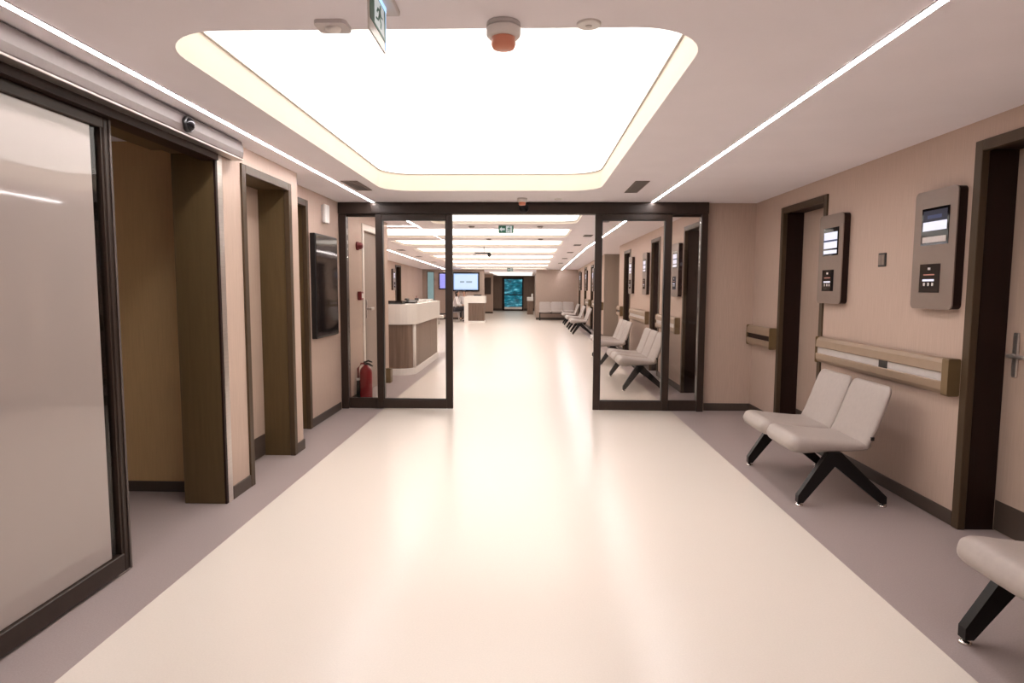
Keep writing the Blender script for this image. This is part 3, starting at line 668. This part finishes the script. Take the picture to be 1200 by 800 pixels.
# ------------------------------------------------------------------ benches
PITCH_SEAT = 0.51
def bench(n, label, group='waiting benches'):
    """local frame at origin: front feet on x=0, seats face -x, runs along +y"""
    t = thing('waiting_bench', (0, 0, 0), label, 'bench', group)
    L = n*PITCH_SEAT; hw = PITCH_SEAT/2 - 0.004
    for k in range(n):
        yc = (k+0.5)*PITCH_SEAT
        b = MB(); b.loft([(-0.070, 0.422, 0.012, hw-0.075), (-0.067, 0.420, 0.034, hw-0.045), (-0.052, 0.415, 0.053, hw-0.020), (-0.02, 0.409, 0.062, hw-0.006), (0.03, 0.405, 0.061, hw),
                          (0.10, 0.403, 0.052, hw), (0.2, 0.401, 0.042, hw), (0.33, 0.398, 0.034, hw), (0.42, 0.402, 0.028, hw), (0.455, 0.41, 0.016, hw-0.02)], yc, 7)
        s = b.build('seat', 'vinyl', t)
        b = MB(); b.loft([(0.405, 0.385, 0.014, hw-0.02), (0.415, 0.40, 0.024, hw), (0.445, 0.46, 0.026, hw), (0.48, 0.55, 0.026, hw), (0.515, 0.65, 0.025, hw), (0.542, 0.73, 0.024, hw-0.002),
                          (0.556, 0.77, 0.022, hw-0.008), (0.564, 0.792, 0.018, hw-0.022), (0.569, 0.803, 0.009, hw-0.05)], yc, 7)
        b.build('backrest', 'vinyl', t)
        b = MB(); b.box(0.08, 0.34, yc-0.15, yc+0.15, 0.352, 0.372); b.build('seat_bracket', 'legblack', t)
    b = MB(); b.box(0.185, 0.245, 0.02, L-0.02, 0.305, 0.355, 0.006); b.build('beam', 'legblack', t)
    for y in (0.0, L):
        ys = y + (0.03 if y == 0 else -0.03)
        for x0, x1, z1 in ((0.0, 0.19, 0.335), (0.55, 0.235, 0.335)):
            b = MB(); sx = 1 if x1 > x0 else -1
            pts = [(x0-0.016*sx, 0.022), (x0+0.020*sx, 0.022), (x1+0.045*sx, z1-0.040), (x1+0.045*sx, z1+0.03), (x1-0.022*sx, z1+0.03), (x0-0.016*sx, 0.070)]
            b.prism(pts, 'y', ys-0.022, ys+0.022); lg = b.build('leg', 'legblack', t)
            b = MB(); b.lathe([(0, 0), (0.026, 0), (0.027, 0.006), (0.018, 0.013), (0.009, 0.014), (0.009, 0.024), (0, 0.024)], (x0, ys, 0), 'z', 16); b.build('foot_glide', 'chrome', lg)
    for y, dy in ((0.007, 0), (L-0.007, 0)):
        b = MB(); b.box(0.437, 0.460, y-0.006+dy, y+0.006+dy, 0.450, 0.474, 0.0); b.build('end_badge', 'black', t)
    return t
b2 = bench(2, 'two seat beige vinyl bench under the long tan handrail'); b2.location = (1.81, 4.13, 0)
dup(b2, (1.795, 1.53, 0), 'two seat beige vinyl bench before the door with steel handle, partly out of view')
b3 = bench(3, 'three seat beige bench past the glazed screen under the first handrail'); b3.location = (1.32, 8.75, 0)
dup(b3, (1.32, 11.65, 0), 'beige bench past the glazed screen under the second handrail')
dup(b2, (1.31, 19.2, 0), 'far beige bench after the alcove, nearest the alcove')
dup(b2, (1.31, 21.4, 0), 'far beige bench after the alcove, between two others')
dup(b2, (1.31, 24.0, 0), 'far beige bench after the alcove, nearest the far wall')
dup(b3, (1.92, 27.12, 0), 'three seat bench standing against the far taupe wall', PI/2)

# ------------------------------------------------------------------ left wall fittings
t = thing('wall_display', (LX2, 6.72, 0.91), 'tall black glossy display screen on the set back wall', 'display')
MB().box(LX2, LX2+0.055, 6.36, 7.09, 0.91, 1.99, 0.006).build('housing', 'black', t)
MB().box(LX2+0.055, LX2+0.060, 6.375, 7.075, 0.93, 1.975, 0.001).build('glass_front', 'blackgloss', t)
t = thing('wall_access_box', (LX2, 6.8, 2.12), 'small white plastic box on the wall above the black display', 'wall box')
MB().box(LX2+0.012, LX2+0.05, 6.73, 6.87, 2.125, 2.325, 0.012, 2).build('cover', 'white', t)
MB().box(LX2, LX2+0.012, 6.74, 6.86, 2.135, 2.315).build('back_plate', 'greyplastic', t)
t = thing('fire_alarm_sounder', (LX3, 7.96, 1.90), 'dark red round alarm sounder high on the wall past the screen', 'fire alarm')
b = MB(); b.lathe([(0, 0), (0.055, 0), (0.055, 0.025), (0.045, 0.03)], (LX3, 7.97, 1.96), 'x'); b.build('base_ring', 'darkred', t)
b = MB(); b.lathe([(0.045, 0.03), (0.042, 0.055), (0.03, 0.075), (0, 0.078)], (LX3, 7.97, 1.96), 'x'); b.build('horn', 'darkred', t)
t = thing('fire_call_point', (LX3, 8.02, 1.28), 'dark red square call point on the wall below the alarm sounder', 'fire alarm')
MB().box(LX3, LX3+0.05, 7.965, 8.075, 1.275, 1.385, 0.006).build('housing', 'darkred', t); MB().box(LX3+0.05, LX3+0.054, 7.99, 8.05, 1.30, 1.36).build('break_glass', 'white', t)
ex = (-2.08, 7.86, 0)
t = thing('fire_extinguisher', ex, 'red fire extinguisher standing on the floor behind the fixed glass panel', 'fire extinguisher')
b = MB(); b.lathe([(0, 0), (0.075, 0), (0.08, 0.012), (0.08, 0.36), (0.072, 0.40), (0.045, 0.435), (0.028, 0.445), (0.028, 0.46), (0, 0.46)], ex, 'z', 24); b.build('cylinder', 'red', t)
b = MB(); b.lathe([(0, 0.46), (0.022, 0.46), (0.022, 0.49), (0, 0.49)], ex, 'z'); b.tube([(ex[0]-0.01, ex[1], 0.48), (ex[0]+0.05, ex[1]-0.03, 0.475), (ex[0]+0.10, ex[1]-0.05, 0.45)], [0.014, 0.013, 0.008]); b.tube([(ex[0]-0.02, ex[1], 0.49), (ex[0]+0.04, ex[1]-0.02, 0.515), (ex[0]+0.09, ex[1]-0.04, 0.50)], [0.012, 0.011, 0.008]); b.build('valve_handle', 'black', t)
b = MB(); b.tube([(ex[0], ex[1], 0.475), (ex[0]-0.05, ex[1]-0.03, 0.48), (ex[0]-0.085, ex[1]-0.05, 0.42), (ex[0]-0.085, ex[1]-0.055, 0.30)], 0.013); b.build('hose', 'darkred', t)
b = MB(); b.lathe([(0.0, 0), (0.026, 0), (0.02, 0.20), (0.016, 0.28), (0, 0.28)], (ex[0]-0.085, ex[1]-0.055, 0.02), 'z'); b.build('discharge_horn', 'black', t)
b = MB(); b.lathe([(0.0, 0), (0.024, 0), (0.024, 0.03), (0, 0.03)], (ex[0]-0.085, ex[1]-0.055, 0.27), 'z'); b.build('horn_band', 'white', t)
t = thing('waste_bin', (-2.14, 9.40, 0), 'small bronze metal bin standing by the wall corner', 'bin')
MB().box(-2.185, -2.095, 9.33, 9.47, 0, 0.20, 0.004).build('body', 'railcap', t); MB().box(-2.188, -2.092, 9.327, 9.473, 0.20, 0.215, 0.003).build('rim', 'jamb', t)

# ------------------------------------------------------------------ reception desk
def corner_poly(x0, x1, y0, y1, r, dx, dy):
    """L outline: front arm depth dy, side arm depth dx, rounded outer corner at (x1, y0)"""
    arc = [(x1-r + r*math.sin(a), y0+r - r*math.cos(a)) for a in [PI/2*i/8 for i in range(9)]]
    return [(x0, y0)] + arc + [(x1, y1), (x1-dx, y1), (x1-dx, y0+dy), (x0, y0+dy)]
t = thing('reception_desk', (-2.3, 11.5, 0), 'white topped reception desk with rounded corner and brown wood front', 'desk')
x1, y0, y1 = -1.86, 10.10, 12.90
b = MB(); b.prism(corner_poly(-3.7, x1, y0, y1, 0.30, 0.42, 0.42), 'z', 0.835, 1.165); b.build('counter_fascia', 'counter', t)
b = MB(); b.prism(corner_poly(-3.7, x1-0.05, y0+0.05, y1-0.06, 0.26, 0.34, 0.34), 'z', 0.11, 0.835); fr = b.build('front_panel', 'wood', t)
b = MB(); b.prism(corner_poly(-3.7, x1-0.025, y0+0.03, y1-0.05, 0.28, 0.36, 0.36), 'z', 0, 0.11); b.build('plinth', 'counter', t)
for a in (PI/2*0.80,):
    cx, cy, r = x1-0.05-0.26, y0+0.05+0.26, 0.26
    b = MB(); b.tube([(cx + r*math.sin(a), cy - r*math.cos(a), 0.11), (cx + r*math.sin(a), cy - r*math.cos(a), 0.835)], 0.035, 8); b.build('corner_strip', 'counter', fr)
MB().box(x1-0.075, x1-0.04, y1-0.09, y1-0.055, 0.11, 0.835).build('end_strip', 'counter', fr)
MB().box(x1-0.42, x1+0.06, y1, y1+0.18, 0.80, 0.86, 0.006).build('side_shelf', 'counter', t)
# things on the reception desk
TOP = 1.165
t = thing('document_tray', (-2.22, 10.3, TOP), 'black document tray on the front of the reception desk', 'tray')
MB().box(-2.42, -2.08, 10.18, 10.42, TOP, TOP+0.012).build('tray_base', 'black', t)
b = MB(); b.box(-2.42, -2.41, 10.18, 10.42, TOP+0.012, TOP+0.05); b.box(-2.09, -2.08, 10.18, 10.42, TOP+0.012, TOP+0.05); b.box(-2.41, -2.09, 10.41, 10.42, TOP+0.012, TOP+0.05); b.build('tray_rim', 'black', t)
t = thing('desk_telephone', (-2.04, 10.75, TOP), 'dark desk telephone on the reception desk', 'telephone')
b = MB(); b.prism([(10.62, TOP), (10.84, TOP), (10.84, TOP+0.055), (10.62, TOP+0.025)], 'x', -2.14, -1.95); b.build('base', 'black', t)
b = MB(); b.box(-2.135, -2.09, 10.62, 10.84, TOP+0.055, TOP+0.085, 0.008); b.build('handset', 'black', t)
for k, (y, z, lab) in enumerate(((11.3, 0.03, 'low stack of white papers on the reception desk'), (11.9, 0.05, 'taller stack of white papers on the reception desk'), (12.5, 0.04, 'stack of white papers on the desk end with the side shelf'))):
    t = thing('paper_stack', (-2.06, y, TOP), lab, 'papers', 'papers on the reception desk')
    for j in range(3): MB().box(-2.16+0.006*j, -1.96+0.004*j, y-0.14+0.01*j, y+0.14-0.005*j, TOP+z*j/3, TOP+z*(j+1)/3-0.001).build('sheaf', 'paper', t)
t = thing('pen_holder', (-2.1, 11.6, TOP), 'small dark pen holder between paper stacks', 'pen holder')
b = MB(); b.lathe([(0, 0), (0.035, 0), (0.038, 0.075), (0.033, 0.075), (0.031, 0.01), (0, 0.01)], (-2.1, 11.6, TOP), 'z', 14); b.build('cup', 'black', t)
b = MB(); b.tube([(-2.1, 11.6, TOP+0.01), (-2.115, 11.61, TOP+0.11)], 0.004, 6); b.tube([(-2.1, 11.6, TOP+0.01), (-2.09, 11.59, TOP+0.12)], 0.004, 6); b.build('pen', 'darkred', t)
# ornament on the reception side wall
t = thing('wall_ornament', (LX4, 20.6, 1.35), 'dark wall ornament of three stacked shapes on the reception side wall', 'ornament')
b = MB(); b.tube([(LX4+0.02, 20.6, 1.32), (LX4+0.02, 20.6, 2.02)], 0.012, 6); b.build('stem', 'black', t)
for z in (1.42, 1.66, 1.90):
    b = MB(); b.lathe([(0, 0), (0.07, 0.0), (0.085, 0.02), (0.05, 0.04), (0, 0.045)], (LX4+0.002, 20.6, z), 'x', 12); b.build('medallion', 'black', t)

# ------------------------------------------------------------------ far end
t = thing('wall_screen_tv', (-2.86, FY, 1.25), 'large wall mounted screen showing pale blue picture on the far wall', 'screen')
MB().box(-3.46, -2.26, FY-0.07, FY, 1.25, 2.09, 0.008).build('bezel', 'blackgloss', t)
pic = MB().box(-3.40, -2.32, FY-0.074, FY-0.07, 1.32, 2.03).build('picture', 'tv_e', t)
MB().box(-3.36, -2.36, FY-0.077, FY-0.074, 1.36, 1.99).build('picture_field', 'tv_w', pic)
for a, c_ in ((-3.12, -2.93), (-2.84, -2.58)): MB().box(a, c_, FY-0.079, FY-0.077, 1.63, 1.70).build('caption', 'tv_g', pic)
t = thing('wall_screen_tv', (-3.8, FY, 1.35), 'smaller violet blue screen on the far wall beside the teal glass', 'screen')
MB().box(-4.06, -3.58, FY-0.06, FY, 1.33, 2.07, 0.006).build('bezel', 'blackgloss', t); MB().box(-4.02, -3.62, FY-0.064, FY-0.06, 1.38, 2.02).build('picture', 'tv_p', t)
t = thing('information_desk', (-2.23, 25.65, 0), 'white information desk with brown slatted front before the far wall', 'desk')
b = MB(); b.prism([(-2.66, 0), (-2.50, 0), (-2.50, 0.80), (-1.81, 0.80), (-1.81, 1.08), (-2.56, 1.08), (-2.63, 1.05), (-2.66, 0.98)], 'y', 25.3, 26.0); b.build('desk_shell', 'counter', t)
MB().box(-2.50, -1.86, 25.36, 25.94, 0.08, 0.80).build('front_panel', 'wood', t); MB().box(-2.50, -1.84, 25.33, 25.97, 0, 0.08).build('plinth', 'counter', t)
for k in range(9): MB().box(-2.49+0.07*k, -2.445+0.07*k, 25.335, 25.36, 0.09, 0.79).build('slat', 'wood', t)
t = thing('desk_monitor', (-2.2, 25.8, 1.08), 'thin dark monitor lying low behind the edge of the information desk', 'monitor')
MB().box(-2.30, -2.02, 25.75, 25.85, 1.08, 1.092).build('foot', 'black', t); MB().box(-2.32, -2.0, 25.80, 25.82, 1.092, 1.13).build('screen', 'black', t)
# passage fittings
t = thing('notice_board', (-2.33, 34.6, 1.1), 'dark brown notice board on the pale wall beside the far passage', 'board')
MB().box(-2.50, -2.16, 34.56, 34.6, 1.05, 1.95).build('frame', 'black_frame', t); MB().box(-2.48, -2.18, 34.555, 34.56, 1.07, 1.93).build('face', 'leaf_dark', t)
t = thing('sanitizer_stand', (-0.02, 33.5, 0), 'brown stand with a white dispenser box in the far passage', 'stand')
MB().box(-0.16, 0.16, 33.35, 33.65, 0, 0.72).build('pedestal', 'wood', t); MB().box(-0.17, 0.17, 33.34, 33.66, 0.72, 0.92, 0.01).build('dispenser_box', 'white', t); MB().box(0.06, 0.15, 33.45, 33.55, 0.92, 1.10, 0.01).build('bottle', 'white', t)
# ceiling camera bar in the far hall
t = thing('ceiling_camera', (-1.13, 15.3, CZ), 'ceiling camera with black ball head on a thin drop rod', 'camera')
b = MB(); b.tube([(-1.13, 15.4, CZ), (-1.13, 15.4, 2.28)], 0.012, 8); b.build('rod', 'greyplastic', t)
b = MB(); b.tube([(-1.36, 15.4, 2.27), (-0.98, 15.4, 2.27)], 0.016, 8); b.build('arm', 'black', t)
b = MB(); b.lathe([(0, -0.05), (0.035, -0.035), (0.05, 0), (0.035, 0.035), (0, 0.05)], (-1.0, 15.4, 2.22), 'z', 16); b.build('ball_head', 'black', t)
b = MB(); b.lathe([(0, -0.03), (0.03, -0.03), (0.035, 0), (0.03, 0.03), (0, 0.03)], (-1.36, 15.4, 2.24), 'z', 14); b.build('sensor_head', 'greyplastic', t)
for k, (x, y) in enumerate(((-0.95, 10.2), (0.15, 10.2), (-0.85, 12.85), (0.2, 12.85))):
    lab = 'tiny ceiling fitting between %s luminous bar, %s of the exit sign' % ('first and second' if k < 2 else 'second and third', 'reception side' if k % 2 == 0 else 'bench side')
    t = thing('ceiling_spotlight', (x, y, CZ), lab, 'ceiling fitting', 'tiny round ceiling fittings')
    b = MB(); b.lathe([(0, 0), (0.05, 0), (0.05, -0.012), (0.035, -0.018)], (x, y, CZ), 'z', 16); b.build('ring', 'vent', t)
    b = MB(); b.lathe([(0.035, -0.018), (0.03, -0.03), (0, -0.034)], (x, y, CZ), 'z', 16); b.build('lens', 'greyplastic', t)

# ------------------------------------------------------------------ chairs and people at the information desk
def office_chair(loc, rz, label, m='greycloth'):
    t = thing('office_chair', (0, 0, 0), label, 'chair', 'office chairs at the far desk')
    b = MB(); b.loft([(-0.24, 0.40, 0.012, 0.17), (-0.22, 0.40, 0.025, 0.21), (0, 0.39, 0.03, 0.235), (0.2, 0.39, 0.025, 0.22), (0.24, 0.40, 0.012, 0.19)], 0, 5); b.build('seat', m, t)
    b = MB(); b.loft([(0.24, 0.52, 0.012, 0.16), (0.25, 0.56, 0.025, 0.20), (0.28, 0.72, 0.025, 0.21), (0.30, 0.88, 0.022, 0.19), (0.305, 0.92, 0.01, 0.15)], 0, 5); b.build('backrest', m, t)
    for s in (-1, 1):
        for x in (-0.20, 0.22):
            b = MB(); b.tube([(x*0.85, s*0.19, 0.385), (x*1.1, s*0.22, 0.0)], 0.014, 8); b.build('leg', 'steel', t)
    for s in (-1, 1):
        b = MB(); b.tube([(0.2, s*0.12, 0.39), (0.27, s*0.12, 0.56)], 0.014, 8); b.build('back_support', 'steel', t)
    t.location = loc; t.rotation_euler = (0, 0, rz)
    return t
def skin_obj(name, verts, edges, radii, m, root=0, sub=2):
    me = bpy.data.meshes.new(name); me.from_pydata(verts, edges, [])
    o = bpy.data.objects.new(name, me); C.objects.link(o)
    sk = o.modifiers.new('skin', 'SKIN'); sk.use_smooth_shade = True
    for i, v in enumerate(me.skin_vertices[0].data):
        r = radii[i]; v.radius = r if isinstance(r, tuple) else (r, r); v.use_root = (i == root)
    ss = o.modifiers.new('sub', 'SUBSURF'); ss.levels = sub; ss.render_levels = sub
    dg = bpy.context.evaluated_depsgraph_get(); ev = o.evaluated_get(dg)
    nm = bpy.data.meshes.new_from_object(ev); nm.name = name
    o.modifiers.clear(); o.data = nm; nm.materials.clear(); nm.materials.append(M[m])
    for p in nm.polygons: p.use_smooth = True
    ALL.append(o); o['_o'] = (0, 0, 0)
    return o
def person(loc, rz, label, lean=0.06, shirt='shirt', long_hair=True, hand_z=0.80):
    """seated figure, local frame: faces -x, pelvis over the origin, floor z=0"""
    L = lean
    V = [(0, 0, 0.53), (-0.01, 0, 0.66), (-0.03-L*.4, 0, 0.80), (-0.02-L*.8, 0, 0.94), (-0.03-L, 0, 1.04), (-0.045-L, 0, 1.09), (-0.055-L, 0, 1.16), (-0.05-L, 0, 1.23), (-0.045-L, 0, 1.285)]
    R_ = [(0.11, 0.085), (0.095, 0.07), (0.10, 0.07), (0.10, 0.07), (0.052, 0.048), (0.045, 0.045), (0.06, 0.075), (0.072, 0.088), (0.05, 0.06)]
    E = [(i, i+1) for i in range(8)]
    def add(p, r, par): V.append(p); R_.append(r); E.append((par, len(V)-1)); return len(V)-1
    add((-0.148-L, 0, 1.165), 0.012, 6)                                   # nose
    for s in (-1, 1):
        a = add((-0.02-L*.9, s*0.17, 0.975), 0.045, 3); a = add((-0.07-L, s*0.21, 0.72), 0.038, a); w = add((-0.30-L, s*0.13, hand_z), 0.028, a)
        p = add((-0.37-L, s*0.12, hand_z+0.005), (0.034, 0.018), w)
        for k in range(4):
            y = s*0.12 + (k-1.5)*0.021; ln = (0.075, 0.088, 0.08, 0.062)[k]
            f = add((-0.375-L-ln*0.55, y, hand_z+0.006), 0.009, p); add((-0.375-L-ln, y, hand_z-0.012), 0.0075, f)
        th = add((-0.345-L, s*0.12 - s*0.05, hand_z-0.002), 0.011, w); add((-0.385-L, s*0.12 - s*0.062, hand_z-0.008), 0.009, th)
        h = add((-0.05, s*0.09, 0.52), 0.085, 0); k_ = add((-0.44, s*0.10, 0.53), 0.06, h); c_ = add((-0.43, s*0.10, 0.32), 0.052, k_); an = add((-0.41, s*0.10, 0.085), 0.036, c_); add((-0.55, s*0.11, 0.045), 0.032, an)
    t = thing('person', (0, 0, 0), label, 'person')
    def par(o): o.parent = t; return o
    body = par(skin_obj('body', V, E, R_, 'skin'))
    # clothes follow the body
    SV = [(0, 0, 0.52), (-0.01, 0, 0.66), (-0.03-L*.4, 0, 0.80), (-0.02-L*.8, 0, 0.94), (-0.03-L, 0, 1.03)]; SR = [(0.16, 0.135), (0.15, 0.12), (0.155, 0.12), (0.15, 0.115), (0.07, 0.066)]; SE = [(0, 1), (1, 2), (2, 3), (3, 4)]
    for s in (-1, 1):
        n = len(SV); SV += [(-0.02-L*.9, s*0.17, 0.985), (-0.07-L, s*0.21, 0.72), (-0.26-L, s*0.147, hand_z-0.012)]; SR += [0.066, 0.056, 0.042]; SE += [(3, n), (n, n+1), (n+1, n+2)]
    par(skin_obj('shirt', SV, SE, SR, shirt))
    TV = [(0, 0, 0.53)]; TR = [(0.15, 0.115)]; TE = []
    for s in (-1, 1):
        n = len(TV); TV += [(-0.05, s*0.09, 0.52), (-0.44, s*0.10, 0.53), (-0.43, s*0.10, 0.32), (-0.41, s*0.10, 0.12)]; TR += [0.098, 0.072, 0.064, 0.055]; TE += [(0, n), (n, n+1), (n+1, n+2), (n+2, n+3)]
    par(skin_obj('trousers', TV, TE, TR, 'trouser'))
    for s in (-1, 1):
        b = MB(); b.tube([(-0.36, s*0.10, 0.045), (-0.42, s*0.10, 0.05), (-0.5, s*0.107, 0.045), (-0.6, s*0.112, 0.035)], [0.036, 0.045, 0.042, 0.028], 10, 0.9); par_o = b.build('shoe', 'black', t)
    # hair: cap open to the face, long hair falling behind
    hx, hz = -0.048-L, 1.205; b = MB(); bm = b.bm; rings = []
    N = 20; K = 13
    for i in range(K):
        ph = PI/2 - PI*i/(K-1); ring = []
        for j in range(N):
            th = 2*PI*j/N; x = 0.104*math.cos(ph)*math.cos(th); y = 0.090*math.cos(ph)*math.sin(th); z = 0.112*math.sin(ph)
            if long_hair and math.cos(th) > -0.25 and ph < 0:
                rr = 1 - 0.18*abs(math.sin(ph)); x, y, z = 0.100*rr*math.cos(th), 0.090*rr*math.sin(th), 0.24*math.sin(ph)
            else:
                k_ = min(max((x+0.07)/0.09, 0.0), 1.0); z = max(z, 0.062*(1-k_) + (-0.045)*k_)      # hairline: high on the brow, low at the nape
            if x < -0.075 and z < 0.064: x = -0.075
            ring.append(bm.verts.new((hx + x, y, hz + z)))
        rings.append(ring)
    for a, d in zip(rings, rings[1:]):
        for j in range(N):
            f = bm.faces.new((a[j], a[(j+1) % N], d[(j+1) % N], d[j])); f.smooth = True
    b.build('hair', 'hair', t)
    b = MB()
    for s in (-1, 1): b.lathe([(0, -0.009), (0.008, -0.004), (0.009, 0), (0.008, 0.004), (0, 0.009)], (-0.122-L, s*0.03, 1.195), 'x', 8)
    b.build('eyes', 'eyes', t)
    b = MB(); b.box(-0.126-L, -0.115-L, -0.022, 0.022, 1.118, 1.128, 0.003); b.build('mouth', 'lips', t)
    for s in (-1, 1):
        b = MB(); b.lathe([(0, -0.012), (0.018, -0.008), (0.022, 0), (0.018, 0.008), (0, 0.012)], (-0.04-L, s*0.088, 1.18), 'y', 10); b.build('ear', 'skin', t)
    t.location = loc; t.rotation_euler = (0, 0, rz)
    return t
office_chair((-3.17, 26.25, 0), PI, 'grey chair with steel legs under the person with long dark hair')
person((-3.17, 26.25, 0.0), PI, 'seated person in white shirt with long dark hair beside the information desk', 0.08, 'shirt', True, 0.68)
office_chair((-2.86, 27.25, 0), PI/2, 'grey chair under the person behind the information desk')
person((-2.86, 27.25, 0.0), PI/2, 'seated person in white shirt with short dark hair facing the information desk', 0.05, 'shirt', False, 0.68)
office_chair((-3.55, 24.4, 0), PI*0.8, 'dark chair with steel legs standing free beside the information desk', 'trouser')

for o in ALL:
    if '_o' in o: del o['_o']
